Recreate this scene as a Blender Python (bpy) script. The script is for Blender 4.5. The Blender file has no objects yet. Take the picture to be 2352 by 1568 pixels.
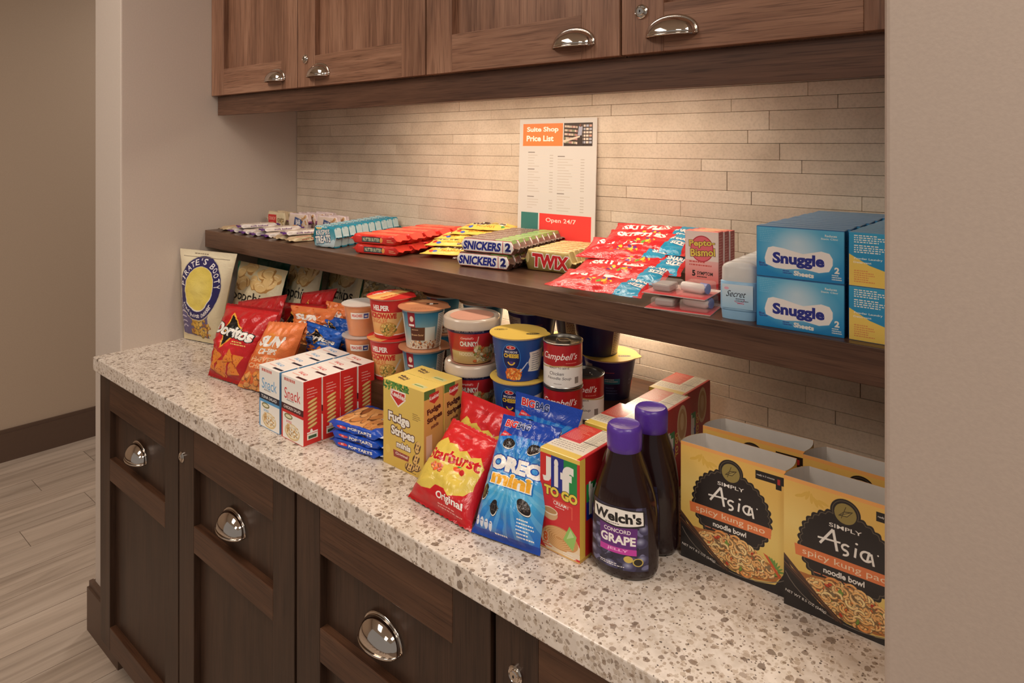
import bpy, bmesh, math, random
import numpy as np
from mathutils import Vector, Matrix, noise
random.seed(7)
R = math.radians
sc = bpy.context.scene
col = sc.collection

# ---------------------------------------------------------------- camera, world, lights, exposure
CX, CY, CZ = 2.19, -1.35, 1.52
YAW = 40.9
cam = bpy.data.cameras.new('camera')
cam.sensor_width = 36.0
cam.lens = 1574.0 / 2352.0 * 36.0
cam.shift_y = -(784 - 333) / 2352.0
cam.clip_start = .02
camo = bpy.data.objects.new('camera', cam)
camo.location = (CX, CY, CZ)
camo.rotation_euler = (R(90), 0, R(YAW))
col.objects.link(camo)
sc.camera = camo
sc.view_settings.view_transform = 'Standard'
sc.view_settings.look = 'None'
sc.view_settings.gamma = 1
sc.view_settings.use_curve_mapping = False
sc.view_settings.exposure = 0.0
w = bpy.data.worlds.new('world')
sc.world = w
w.use_nodes = True
w.node_tree.nodes['Background'].inputs[0].default_value = (1.0, .91, .84, 1)
w.node_tree.nodes['Background'].inputs[1].default_value = .27


def area(name, loc, rot, sx, sy, power, colr):
    l = bpy.data.lights.new(name, 'AREA')
    l.shape = 'RECTANGLE'
    l.size, l.size_y, l.energy, l.color = sx, sy, power, colr
    o = bpy.data.objects.new(name, l)
    o.location, o.rotation_euler = loc, [R(a) for a in rot]
    col.objects.link(o)
    return o


WARM = (1.0, .905, .83)
area('ceiling_panel_light', (2.95, -1.15, 2.62), (0, 0, 0), .6, 1.2, 23, WARM)
area('ceiling_panel_light', (.35, -1.85, 2.62), (0, 0, 0), .6, 1.2, 14, WARM)
area('ceiling_panel_light', (1.9, -3.0, 2.62), (0, 0, 0), .6, 1.2, 9, WARM)
area('corridor_light', (-1.0, .7, 2.6), (0, 0, 0), .3, .3, 14, WARM)
area('under_cabinet_light', (1.13, -.20, 1.652), (0, 0, 0), .96, .04, 2.75, (1, .85, .69))
area('under_shelf_light', (1.20, -.055, 1.178), (0, 0, 0), .54, .03, 1.6, (1, .83, .64))

# ---------------------------------------------------------------- helpers
FX, FY = -math.sin(R(YAW)), math.cos(R(YAW))
RX, RY = math.cos(R(YAW)), math.sin(R(YAW))


def _dir(px):
    r = (px - 1176) / 1574.0
    return FX + RX * r, FY + RY * r


def at_z(px, py, z=.914):
    t = (CZ - z) * 1574.0 / (py - 333)
    a, b = _dir(px)
    return Vector((CX + a * t, CY + b * t, z))


def at_y(px, py, y):
    a, b = _dir(px)
    t = (y - CY) / b
    return Vector((CX + a * t, y, CZ - (py - 333) * t / 1574.0))


def mkmat(name):
    m = bpy.data.materials.new(name)
    m.use_nodes = True
    return m, m.node_tree, m.node_tree.nodes['Principled BSDF']


def lin(c):
    return tuple(((x / 255) / 12.92 if x / 255 < .04045 else ((x / 255 + .055) / 1.055) ** 2.4) for x in c[:3]) + (1,)


class N:
    """small node helper"""
    def __init__(s, nt):
        s.nt = nt

    def __call__(s, typ, ins=None, **kw):
        n = s.nt.nodes.new(typ)
        for k, v in kw.items():
            setattr(n, k, v)
        for k, v in (ins or {}).items():
            if isinstance(v, bpy.types.NodeSocket):
                s.nt.links.new(v, n.inputs[k])
            else:
                n.inputs[k].default_value = v
        return n

    def ramp(s, fac, stops, interp='LINEAR'):
        n = s.nt.nodes.new('ShaderNodeValToRGB')
        n.color_ramp.interpolation = interp
        e = n.color_ramp.elements
        while len(e) < len(stops):
            e.new(.5)
        for i, (p, c) in enumerate(stops):
            e[i].position = p
            e[i].color = c if len(c) == 4 else tuple(c) + (1,)
        s.nt.links.new(fac, n.inputs[0])
        return n.outputs[0]

    def mix(s, fac, a, b, mode='MIX'):
        n = s.nt.nodes.new('ShaderNodeMix')
        n.data_type = 'RGBA'
        n.blend_type = mode
        for i, v in ((0, fac), (6, a), (7, b)):
            if isinstance(v, bpy.types.NodeSocket):
                s.nt.links.new(v, n.inputs[i])
            else:
                n.inputs[i].default_value = v
        return n.outputs[2]

    def pos(s, scale=(1, 1, 1), rot=(0, 0, 0)):
        t = s('ShaderNodeTexCoord')
        m = s('ShaderNodeMapping', {'Vector': t.outputs['Object'], 'Scale': scale, 'Rotation': rot})
        return m.outputs[0]

    def noise(s, vec, scale, detail=4, rough=.5, dist=0):
        return s('ShaderNodeTexNoise', {'Vector': vec, 'Scale': scale, 'Detail': detail, 'Roughness': rough, 'Distortion': dist}).outputs[0]

    def bump(s, h, strength, dist, bsdf):
        b = s('ShaderNodeBump', {'Height': h, 'Strength': strength, 'Distance': dist})
        s.nt.links.new(b.outputs[0], bsdf.inputs['Normal'])


def plain(name, c, rough=.5, metal=0, coat=0, bump=0, bscale=60, trans=0, alpha=1, spec=.5, emit=None):
    m, nt, b = mkmat(name)
    n = N(nt)
    v = n.noise(n.pos(), bscale, 3)
    c1 = lin(c)
    nt.links.new(n.mix(v, tuple(x * .93 for x in c1[:3]) + (1,), tuple(min(1, x * 1.07) for x in c1[:3]) + (1,)), b.inputs['Base Color'])
    b.inputs['Roughness'].default_value = rough
    b.inputs['Metallic'].default_value = metal
    b.inputs['Coat Weight'].default_value = coat
    b.inputs['Transmission Weight'].default_value = trans
    b.inputs['Alpha'].default_value = alpha
    b.inputs['Specular IOR Level'].default_value = spec
    if bump:
        n.bump(v, bump, .002, b)
    if emit:
        b.inputs['Emission Color'].default_value = emit[0]
        b.inputs['Emission Strength'].default_value = emit[1]
    return m


def wood(name, axis, dark, mid, light, rough=.42):
    m, nt, b = mkmat(name)
    n = N(nt)
    s = [46, 46, 46]
    s[axis] = 2.2
    v = n.pos(tuple(s))
    a = n.noise(v, 2.2, 6, .66, .22)
    s2 = [9, 9, 9]
    s2[axis] = .9
    bb = n.noise(n.pos(tuple(s2)), 1.2, 4, .55, 1.2)
    s3 = [330, 330, 330]
    s3[axis] = 9
    f = n.noise(n.pos(tuple(s3)), 1.2, 2, .5)
    c = n.ramp(a, [(.28, lin(dark)), (.5, lin(mid)), (.72, lin(light))])
    c = n.mix(.55, c, n.ramp(bb, [(.3, lin(dark)), (.52, lin(mid)), (.7, lin(light))]))
    pores = n.ramp(f, [(.36, (.45, .4, .38, 1)), (.46, (1, 1, 1, 1))])
    c = n.mix(.6, c, pores, 'MULTIPLY')
    nt.links.new(c, b.inputs['Base Color'])
    b.inputs['Roughness'].default_value = rough
    b.inputs['Specular IOR Level'].default_value = .35
    n.bump(f, .10, .0006, b)
    return m


def empty(name, label=None, cat=None, group=None, loc=(0, 0, 0), rz=0):
    o = bpy.data.objects.new(name, None)
    o.empty_display_size = .02
    o.location = loc
    o.rotation_euler = (0, 0, rz)
    col.objects.link(o)
    return tag(o, label, cat, group)


def tag(o, label=None, cat=None, group=None, kind=None):
    for k, v in (('label', label), ('category', cat), ('group', group), ('kind', kind)):
        if v:
            o[k] = v
    return o


class MB:
    def __init__(s):
        s.v, s.f, s.u, s.m = [], [], [], []

    def quad(s, pts, mi=0, uv=((0, 0), (1, 0), (1, 1), (0, 1))):
        i = len(s.v)
        s.v += [tuple(p) for p in pts]
        s.f.append(tuple(range(i, i + len(pts))))
        s.u.append([tuple(x) for x in uv[:len(pts)]] if len(uv) >= len(pts) else [(0, 0)] * len(pts))
        s.m.append(mi)

    def box(s, x0, x1, y0, y1, z0, z1, mi=(0, 0, 0, 0, 0, 0)):
        """mi: front, right, back, left, top, bottom"""
        p = lambda x, y, z: (x, y, z)
        i = len(s.v)
        s.v += [(x0, y0, z0), (x1, y0, z0), (x1, y1, z0), (x0, y1, z0), (x0, y0, z1), (x1, y0, z1), (x1, y1, z1), (x0, y1, z1)]
        Q = [(0, 1, 5, 4), (1, 2, 6, 5), (2, 3, 7, 6), (3, 0, 4, 7), (4, 5, 6, 7), (3, 2, 1, 0)]
        for q, k in zip(Q, mi):
            s.f.append(tuple(i + a for a in q))
            s.u.append([(0, 0), (1, 0), (1, 1), (0, 1)])
            s.m.append(k)
        return s

    def grid(s, fn, nu, nv, mi=0, uvf=None, flip=False, closed=False):
        i = len(s.v)
        for a in range(nv + 1):
            for b in range(nu + 1):
                s.v.append(tuple(fn(b / nu, a / nv)))
        for a in range(nv):
            for b in range(nu):
                q = [(b, a), (b + 1, a), (b + 1, a + 1), (b, a + 1)]
                if flip:
                    q.reverse()
                s.f.append(tuple(i + y * (nu + 1) + x for x, y in q))
                s.u.append([(uvf(x / nu, y / nv) if uvf else (x / nu, y / nv)) for x, y in q])
                s.m.append(mi)
        return s

    def lathe(s, prof, n=40, mi=0, sx=1, sy=1, c=(0, 0, 0), a0=0, vr=None):
        """prof: list of (r, z); u runs round the axis"""
        zs = [p[1] for p in prof]
        i = len(s.v)
        acc = [0]
        for k in range(1, len(prof)):
            acc.append(acc[-1] + math.dist(prof[k], prof[k - 1]))
        tot = acc[-1] or 1
        for k, (r, z) in enumerate(prof):
            for j in range(n + 1):
                t = a0 + 2 * math.pi * j / n
                s.v.append((c[0] + sx * r * math.cos(t), c[1] + sy * r * math.sin(t), c[2] + z))
        for k in range(len(prof) - 1):
            for j in range(n):
                q = [(j, k), (j + 1, k), (j + 1, k + 1), (j, k + 1)]
                s.f.append(tuple(i + b * (n + 1) + a for a, b in q))
                s.u.append([(a / n, acc[b] / tot if vr is None else vr[0] + (vr[1] - vr[0]) * acc[b] / tot) for a, b in q])
                s.m.append(mi)
        return s

    def disc(s, r, z, n=40, mi=0, c=(0, 0), sx=1, sy=1, up=True, rot=0):
        i = len(s.v)
        for j in range(n):
            t = 2 * math.pi * j / n
            s.v.append((c[0] + sx * r * math.cos(t), c[1] + sy * r * math.sin(t), z))
        f = list(range(i, i + n))
        uv = [(.5 + .5 * math.cos(2 * math.pi * j / n + rot), .5 + .5 * math.sin(2 * math.pi * j / n + rot)) for j in range(n)]
        if not up:
            f.reverse()
            uv.reverse()
        s.f.append(tuple(f))
        s.u.append(uv)
        s.m.append(mi)
        return s

    def build(s, name, mats, parent=None, smooth=False, bevel=0, seg=2, weld=True, ang=40, solid=0):
        me = bpy.data.meshes.new(name)
        me.from_pydata(s.v, [], s.f)
        if not isinstance(mats, (list, tuple)):
            mats = [mats]
        for m in mats:
            me.materials.append(m)
        me.polygons.foreach_set('material_index', s.m)
        ul = me.uv_layers.new(name='uv')
        flat = [c for f in s.u for p in f for c in p]
        ul.data.foreach_set('uv', flat)
        if weld:
            bm = bmesh.new()
            bm.from_mesh(me)
            bmesh.ops.remove_doubles(bm, verts=bm.verts, dist=1e-5)
            bm.to_mesh(me)
            bm.free()
        if smooth:
            me.polygons.foreach_set('use_smooth', [True] * len(me.polygons))
            me.set_sharp_from_angle(angle=R(ang))
        o = bpy.data.objects.new(name, me)
        col.objects.link(o)
        if parent:
            o.parent = parent
        if solid:
            md = o.modifiers.new('solid', 'SOLIDIFY')
            md.thickness = solid
            md.offset = 0
        if bevel:
            b = o.modifiers.new('bevel', 'BEVEL')
            b.width, b.segments, b.limit_method = bevel, seg, 'ANGLE'
            b.angle_limit = R(40)
        return o


def box(name, x0, x1, y0, y1, z0, z1, mat, parent=None, bevel=0, mi=(0,) * 6, seg=2):
    return MB().box(x0, x1, y0, y1, z0, z1, mi).build(name, mat, parent, bevel=bevel, weld=False, seg=seg)


def dup(o, loc=None, rz=None, label=None, group=None, parent=None):
    c = o.copy()
    col.objects.link(c)
    c.parent = parent
    if loc is not None:
        c.location = loc
    if rz is not None:
        c.rotation_euler = (0, 0, rz)
    if label:
        c['label'] = label
    if group:
        c['group'] = group
    for ch in [x for x in col.objects if x.parent == o]:
        dup(ch, parent=c)
    return c


ORD = ['front', 'second from the front', 'third from the front', 'fourth from the front', 'fifth from the front', 'sixth from the front',
       'seventh from the front', 'eighth from the front', 'ninth from the front', 'tenth from the front', 'eleventh from the front', 'twelfth from the front']


# ---------------------------------------------------------------- printed artwork: drawn here by code, straight into pixels
_tc = {}


def glyphs(sx, bold):
    k = (sx, bold)
    if k not in _tc:
        cu = bpy.data.curves.new('lettering', 'FONT')
        cu.body = sx
        cu.offset = bold
        cu.resolution_u = 3
        ob = bpy.data.objects.new('lettering', cu)
        me = ob.to_mesh()
        P = np.array([v.co[:2] for v in me.vertices])
        Ed = []
        for f in me.polygons:
            vs = list(f.vertices)
            q = P[vs]
            ar = np.sum(q[:, 0] * np.roll(q[:, 1], -1) - np.roll(q[:, 0], -1) * q[:, 1])
            if ar < 0:
                vs.reverse()
            Ed += list(zip(vs, vs[1:] + vs[:1]))
        Ed = np.array(Ed)
        ob.to_mesh_clear()
        bpy.data.objects.remove(ob)
        bpy.data.curves.remove(cu)
        _tc[k] = (P, Ed)
    return _tc[k]


class Cv:
    def __init__(s, w, h, bg, S=2):
        s.w, s.h, s.S = w, h, S
        s.a = np.empty((h * S, w * S, 3), np.float32)
        s.a[:] = np.array(bg[:3]) / 255

    def _edges(s, A, B, c, alpha=1):
        S = s.S
        A = A * S
        B = B * S
        H, W = s.a.shape[:2]
        lo = max(0, int(min(A[:, 1].min(), B[:, 1].min())) - 1)
        hi = min(H, int(max(A[:, 1].max(), B[:, 1].max())) + 2)
        if hi <= lo:
            return
        D = np.zeros((hi - lo, W + 1), np.int32)
        for (x1, y1), (x2, y2) in zip(A, B):
            if y1 == y2:
                continue
            sg = 1 if y2 > y1 else -1
            ya, yb = (y1, y2) if sg > 0 else (y2, y1)
            r0, r1 = max(lo, math.ceil(ya - .5)), min(hi, math.ceil(yb - .5))
            if r1 <= r0:
                continue
            r = np.arange(r0, r1)
            xi = x1 + (x2 - x1) * (r + .5 - y1) / (y2 - y1)
            np.add.at(D, (r - lo, np.clip(np.ceil(xi - .5), 0, W).astype(int)), sg)
        wd = np.cumsum(D, axis=1)[:, :W] != 0
        sub = s.a[lo:hi]
        cc = np.array(c[:3]) / 255
        if alpha < 1:
            sub[wd] = sub[wd] * (1 - alpha) + cc * alpha
        else:
            sub[wd] = cc

    def poly(s, pts, c, alpha=1):
        P = np.array(pts, float)
        s._edges(P, np.roll(P, -1, 0), c, alpha)
        return s

    def rect(s, x0, y0, x1, y1, c, alpha=1):
        return s.poly([(x0, y0), (x1, y0), (x1, y1), (x0, y1)], c, alpha)

    def ell(s, cx, cy, rx, ry, c, rot=0, alpha=1, n=36):
        t = np.linspace(0, 2 * np.pi, n, endpoint=False)
        x, y = rx * np.cos(t), ry * np.sin(t)
        a = math.radians(rot)
        return s.poly(np.stack([cx + x * math.cos(a) - y * math.sin(a), cy + x * math.sin(a) + y * math.cos(a)], 1), c, alpha)

    def line(s, x0, y0, x1, y1, t, c):
        d = math.hypot(x1 - x0, y1 - y0) or 1
        nx, ny = -(y1 - y0) / d * t / 2, (x1 - x0) / d * t / 2
        return s.poly([(x0 + nx, y0 + ny), (x0 - nx, y0 - ny), (x1 - nx, y1 - ny), (x1 + nx, y1 + ny)], c)

    def arc(s, cx, cy, rx, ry, a0, a1, t, c, n=14):
        P = []
        for k in range(n + 1):
            a = R(a0 + (a1 - a0) * k / n)
            P.append((cx + (rx + t / 2) * math.cos(a), cy + (ry + t / 2) * math.sin(a)))
        for k in range(n, -1, -1):
            a = R(a0 + (a1 - a0) * k / n)
            P.append((cx + (rx - t / 2) * math.cos(a), cy + (ry - t / 2) * math.sin(a)))
        return s.poly(P, c)

    def vg(s, x0, y0, x1, y1, c0, c1):
        S = s.S
        a = s.a[int(y0 * S):int(y1 * S), int(x0 * S):int(x1 * S)]
        t = np.linspace(0, 1, a.shape[0])[:, None, None]
        a[:] = (np.array(c0) / 255) * (1 - t) + (np.array(c1) / 255) * t
        return s

    def rg(s, cx, cy, rx, ry, c, p=1.5, alpha=1):
        """soft printed radial spot"""
        H, W = s.a.shape[:2]
        y, x = np.mgrid[0:H, 0:W] / s.S
        d = np.sqrt(((x - cx) / rx) ** 2 + ((y - cy) / ry) ** 2)
        k = (np.clip(1 - d, 0, 1) ** p * alpha)[..., None]
        s.a = (s.a * (1 - k) + np.array(c) / 255 * k).astype(np.float32)
        return s

    def text(s, t, cx, cy, w, h, c, bold=.02, ol=None, shear=0, rot=0, bend=0):
        """fit t into a w x h box centred on cx, cy"""
        P0, _ = glyphs(t, bold)
        lo, hi = P0.min(0), P0.max(0)
        def tf(P):
            q = (P - (lo + hi) / 2) / (hi - lo)
            x = q[:, 0] * w + shear * q[:, 1] * h
            y = q[:, 1] * h + bend * (1 - (2 * q[:, 0]) ** 2) * h
            a = math.radians(rot)
            return np.stack([cx + x * math.cos(a) - y * math.sin(a), cy + x * math.sin(a) + y * math.cos(a)], 1)
        if ol:
            for o in ([ol] if not isinstance(ol, list) else ol):
                P, E = glyphs(t, round(bold + o[1], 3))
                T = tf(P)
                s._edges(T[E[:, 0]], T[E[:, 1]], o[0])
        P, E = glyphs(t, bold)
        T = tf(P)
        s._edges(T[E[:, 0]], T[E[:, 1]], c)
        return s

    def arct(s, t, cx, cy, rx, ry, a0, a1, h, c, bold=.02, inner=False):
        """letters round an oval"""
        n = len(t)
        for i, ch in enumerate(t):
            if ch == ' ':
                continue
            a = a0 + (a1 - a0) * i / max(1, n - 1)
            x, y = cx + rx * math.cos(R(a)), cy + ry * math.sin(R(a))
            wd, hh = h * (.28 if ch in "Iil.," else .72), h
            if ch == "'":
                wd, hh = h * .18, h * .4
                x, y = x + .3 * h * math.cos(R(a)), y + .3 * h * math.sin(R(a))
            s.text(ch, x, y, wd, hh, c, bold, rot=(a + 90 if inner else a - 90))
        return s

    def fine(s, x, y, w, n, dy, c, th=None, seed=1):
        """rows of print too small to read"""
        r = random.Random(seed)
        th = th or dy * .42
        for k in range(n):
            xx = x
            e = x + w * r.uniform(.6, 1)
            while xx < e:
                l = r.uniform(.04, .12) * w
                s.rect(xx, y - k * dy, min(e, xx + l), y - k * dy + th, c)
                xx += l + w * .025
        return s

    def food(s, inside, cols, n, r0, r1, seed=1, ring=False):
        """many small rounded bits; inside(x, y) says where"""
        r = random.Random(seed)
        x0, y0, x1, y1 = inside[:4]
        f = inside[4] if len(inside) > 4 else (lambda x, y: True)
        for _ in range(n):
            x, y = r.uniform(x0, x1), r.uniform(y0, y1)
            if not f(x, y):
                continue
            c = r.choice(cols)
            a = r.uniform(r0, r1)
            if ring:
                q = r.uniform(0, 360)
                t = a * .42
                s.arc(x, y - 1.2, a, a * .8, q, q + r.uniform(120, 260), t * 1.5, tuple(v * .55 for v in c), 8)
                s.arc(x, y, a, a * .8, q, q + r.uniform(120, 260), t, c, 8)
                s.arc(x, y + t * .2, a, a * .8, q, q + 120, t * .3, tuple(min(255, v * 1.2) for v in c), 6)
            else:
                q = r.uniform(0, 180)
                s.ell(x, y - a * .15, a, a * .6, tuple(v * .6 for v in c), q, n=10)
                s.ell(x, y, a * .9, a * .52, c, q, n=10)
        return s

    def image(s, name):
        S = s.S
        a = s.a.reshape(s.h, S, s.w, S, 3).mean((1, 3))
        px = np.ones((s.h, s.w, 4), np.float32)
        px[..., :3] = np.clip(a, 0, 1)
        im = bpy.data.images.new(name, s.w, s.h)
        im.pixels.foreach_set(px.ravel())
        im.update()
        im.pack()
        return im


def pm(name, cv, rough=.45, coat=0, crinkle=0, cs=35, metal=0, sat=1.0):
    """material with printed art"""
    m, nt, b = mkmat(name)
    n = N(nt)
    uv = n('ShaderNodeUVMap', uv_map='uv')
    t = n('ShaderNodeTexImage', {'Vector': uv.outputs[0]}, image=cv.image(name))
    t.extension = 'EXTEND'
    nt.links.new(t.outputs[0], b.inputs['Base Color'])
    b.inputs['Roughness'].default_value = rough
    b.inputs['Coat Weight'].default_value = coat
    b.inputs['Coat Roughness'].default_value = .12
    b.inputs['Metallic'].default_value = metal
    if crinkle:
        n.bump(n.noise(n.pos(), cs, 4, .6, 1.0), crinkle, .01, b)
    return m

# ---------------------------------------------------------------- surface materials
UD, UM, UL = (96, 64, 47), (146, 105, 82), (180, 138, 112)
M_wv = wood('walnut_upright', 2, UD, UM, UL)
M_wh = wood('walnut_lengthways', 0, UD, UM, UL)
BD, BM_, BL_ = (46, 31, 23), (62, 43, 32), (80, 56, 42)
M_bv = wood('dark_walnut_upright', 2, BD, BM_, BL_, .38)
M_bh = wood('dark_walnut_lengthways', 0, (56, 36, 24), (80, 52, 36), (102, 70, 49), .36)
M_sh = wood('shelf_walnut', 0, (64, 42, 31), (94, 66, 50), (118, 86, 66), .30)
M_vl = wood('valance_walnut', 0, (66, 44, 33), (96, 66, 50), (122, 88, 68))
M_dark = plain('dark_recess', (18, 12, 9), .8)
M_paint = plain('beige_paint', (178, 161, 148), .6, bump=.08, bscale=240)
M_paint2 = plain('taupe_paint', (182, 160, 138), .7, bump=.05, bscale=240)
M_paint3 = plain('grey_beige_paint', (206, 192, 180), .6, bump=.08, bscale=240)
M_base = plain('brown_baseboard', (92, 70, 56), .5)
M_ceil = plain('ceiling_white', (225, 215, 200), .8)
M_chrome = plain('polished_nickel', (215, 205, 195), .07, metal=1)


def tile_mat(name, c0, c1, c2):
    m, nt, b = mkmat(name)
    n = N(nt)
    v = n.pos()
    a = n.noise(v, 9, 5, .6, .3)
    f = n.noise(v, 190, 3, .6)
    c = n.ramp(a, [(.3, lin(c0)), (.5, lin(c1)), (.72, lin(c2))])
    c = n.mix(.35, c, n.ramp(f, [(.3, (.6, .57, .53, 1)), (.55, (1, 1, 1, 1))]), 'MULTIPLY')
    nt.links.new(c, b.inputs['Base Color'])
    b.inputs['Roughness'].default_value = .55
    n.bump(n.mix(.5, a, f), .25, .002, b)
    return m


M_tile = [tile_mat('stone_tile_a', (198, 179, 158), (212, 194, 173), (221, 204, 184)),
          tile_mat('stone_tile_b', (192, 173, 152), (208, 189, 168), (218, 200, 180)),
          tile_mat('stone_tile_c', (203, 184, 163), (217, 199, 178), (225, 208, 189))]
M_grout = plain('tile_adhesive', (120, 102, 86), .9)


def quartz():
    m, nt, b = mkmat('speckled_quartz')
    n = N(nt)
    v = n.pos()
    big = n.noise(v, 34, 3, .6, .6)
    base = n.ramp(big, [(.35, lin((210, 197, 184))), (.65, lin((232, 221, 210)))])

    def chips(scale, lo, hi, colr, amt, c, dist=.9, seed=0.):
        mp = n('ShaderNodeMapping', {'Vector': v, 'Location': (seed, seed * 1.7, 0)})
        wob = n('ShaderNodeTexNoise', {'Vector': mp.outputs[0], 'Scale': scale * 1.3, 'Detail': 3.0})
        vv = n.mix(.012 * 60 / scale, mp.outputs[0], wob.outputs[1], 'ADD')
        vo = n('ShaderNodeTexVoronoi', {'Vector': vv, 'Scale': scale})
        sz = n('ShaderNodeSeparateColor', {0: vo.outputs['Color']})
        pick = n('ShaderNodeMath', {0: sz.outputs[0], 1: amt}, operation='LESS_THAN')
        rad = n('ShaderNodeMapRange', {'Value': sz.outputs[1], 'To Min': lo, 'To Max': hi})
        ins = n('ShaderNodeMath', {0: vo.outputs['Distance'], 1: rad.outputs[0]}, operation='LESS_THAN')
        k = n('ShaderNodeMath', {0: pick.outputs[0], 1: ins.outputs[0]}, operation='MULTIPLY')
        shade = n.mix(sz.outputs[2], lin(colr[0]), lin(colr[1]))
        k2 = n('ShaderNodeMath', {0: k.outputs[0], 1: dist}, operation='MULTIPLY')
        return n.mix(k2.outputs[0], c, shade)
    c = chips(190, .25, .6, ((208, 193, 176), (190, 172, 154)), .50, base, .8, 3.1)
    c = chips(120, .2, .52, ((196, 178, 160), (176, 157, 138)), .45, c, .8, 6.4)
    c = chips(95, .18, .50, ((128, 108, 92), (168, 150, 134)), .34, c, .8, 1.3)
    c = chips(150, .15, .44, ((132, 110, 90), (160, 138, 118)), .30, c, .8, 5.7)
    c = chips(62, .15, .38, ((104, 84, 70), (146, 127, 111)), .26, c, .8, 8.9)
    c = chips(260, .12, .42, ((66, 50, 40), (112, 92, 76)), .22, c, .85, 2.2)
    nt.links.new(c, b.inputs['Base Color'])
    b.inputs['Roughness'].default_value = .22
    b.inputs['Specular IOR Level'].default_value = .45
    return m


M_quartz = quartz()


def plank_mat(i):
    m, nt, b = mkmat('wood_look_plank')
    n = N(nt)
    v = n.pos((26, 1.6, 20))
    oi = n('ShaderNodeObjectInfo')
    sh = n('ShaderNodeMix', data_type='VECTOR')
    add = n('ShaderNodeVectorMath', {0: v}, operation='ADD')
    mul = n('ShaderNodeVectorMath', {0: oi.outputs['Random'], 1: (37., 91., 13.)}, operation='MULTIPLY')
    nt.links.new(mul.outputs[0], add.inputs[1])
    nt.nodes.remove(sh)
    a = n.noise(add.outputs[0], 1.0, 5, .55, .8)
    c = n.ramp(a, [(.3, lin((158, 141, 125))), (.5, lin((187, 169, 152))), (.72, lin((202, 185, 168)))])
    val = n('ShaderNodeMapRange', {'Value': oi.outputs['Random'], 'To Min': .88, 'To Max': 1.06})
    hv = n('ShaderNodeHueSaturation', {'Color': c, 'Value': val.outputs[0]})
    nt.links.new(hv.outputs[0], b.inputs['Base Color'])
    b.inputs['Roughness'].default_value = .45
    return m


M_plank = plank_mat(0)
M_floor = plain('floor_grout', (112, 96, 82), .8)

# ---------------------------------------------------------------- the room
fl = tag(box('floor', -1.85, 4.2, -3.6, 3.2, -.05, -.003, M_floor), kind='structure')
pmesh = None
wp, lp = .152, .91
k = 0
for i in range(int(4.4 / wp)):
    x0 = -1.80 + i * wp
    off = [0, .33, .61, .12, .48, .78][i % 6] * lp
    j = 0
    while True:
        y0 = -2.6 + j * lp - off
        if y0 > 2.4:
            break
        j += 1
        if x0 > .3 and y0 > -.7:
            continue
        if pmesh is None:
            p = box('plank', 0, wp - .0022, 0, lp - .0022, -.004, 0, M_plank, bevel=0)
            pmesh = p.data
        else:
            p = bpy.data.objects.new('plank', pmesh)
            col.objects.link(p)
        p.location = (x0, y0, 0)
        p.parent = fl
tag(box('ceiling', -1.85, 4.2, -3.6, 3.2, 2.7, 2.75, M_ceil), kind='structure')
tag(box('wall_far_left', -1.95, -1.816, -3.6, 3.2, 0, 2.7, M_paint2), kind='structure')
b1 = MB().box(-1.816, -1.800, -3.6, 3.2, 0, .135).box(-1.816, -1.806, -3.6, 3.2, .135, .152)
tag(b1.build('baseboard_far_left', M_base, weld=False), kind='structure')
# stub wall left of the alcove, jamb and inner face
tag(box('wall_left', -.21, 0, -.58, .15, 0, 2.7, M_paint3, bevel=.004), kind='structure')
bb = MB().box(-.226, .03, -.598, -.58, 0, .135).box(-.226, .03, -.592, -.58, .135, .152)
bb.box(-.226, -.21, -.58, .15, 0, .135).box(-.220, -.21, -.58, .15, .135, .152)
tag(bb.build('baseboard_left', M_base, weld=False), kind='structure')
tag(box('wall_right', 2.02, 3.3, -.58, .15, 0, 2.7, M_paint, bevel=.006, seg=3), kind='structure')
wb = tag(box('wall_back', .0005, 2.0195, .006, .12, 0, 2.7, M_grout), kind='structure')

# irregular strips of stone tile
zs = [1.640, 1.6135, 1.5875, 1.5495, 1.523, 1.4905, 1.4655, 1.4265, 1.400, 1.367, 1.342, 1.303, 1.2775, 1.2445, 1.2195, 1.1805,
      1.154, 1.128, 1.089, 1.0625, 1.0285, 1.003, .9645, .940, .915]
JT = {0: [.30, .826, 1.2714, 1.7634], 1: [.32, .947, 1.3247, 1.6129, 1.8168], 2: [.21, .62, 1.19, 1.6901], 3: [.40, .80, 1.4431, 1.6473],
      4: [.14, .55, 1.02, 1.7104], 5: [.36, .78, 1.5475, 1.7523], 6: [.25, .70, 1.13, 1.6037], 7: [.363, .95, 1.3655, 1.6544, 1.8574],
      8: [.263, .60, 1.06, 1.50], 9: [.3255, .77, 1.3247, 1.6129], 18: [.2, .6, 1.1, 1.6509, 1.8545], 19: [.35, .9, 1.4, 1.7595],
      20: [.3, .7, 1.2, 1.6083, 1.8123], 21: [.2, .8, 1.3, 1.6875], 22: [.4, .9, 1.642, 1.9], 23: [.3, 1.0, 1.5, 1.8]}
rt = random.Random(4)
for i in range(len(zs) - 1):
    js = JT.get(i) or [rt.uniform(.2, .4), rt.uniform(.6, .9), rt.uniform(1.1, 1.4), rt.uniform(1.6, 1.8)]
    xs = [.0015] + js + [2.0185]
    for a, b in zip(xs, xs[1:]):
        pr = rt.uniform(0, .0011)
        t = box('tile', a + .0004, b - .0004, -pr, .006, zs[i + 1] + .0003, zs[i] - .0003, rt.choice(M_tile), wb, bevel=.0006, seg=1)


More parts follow.
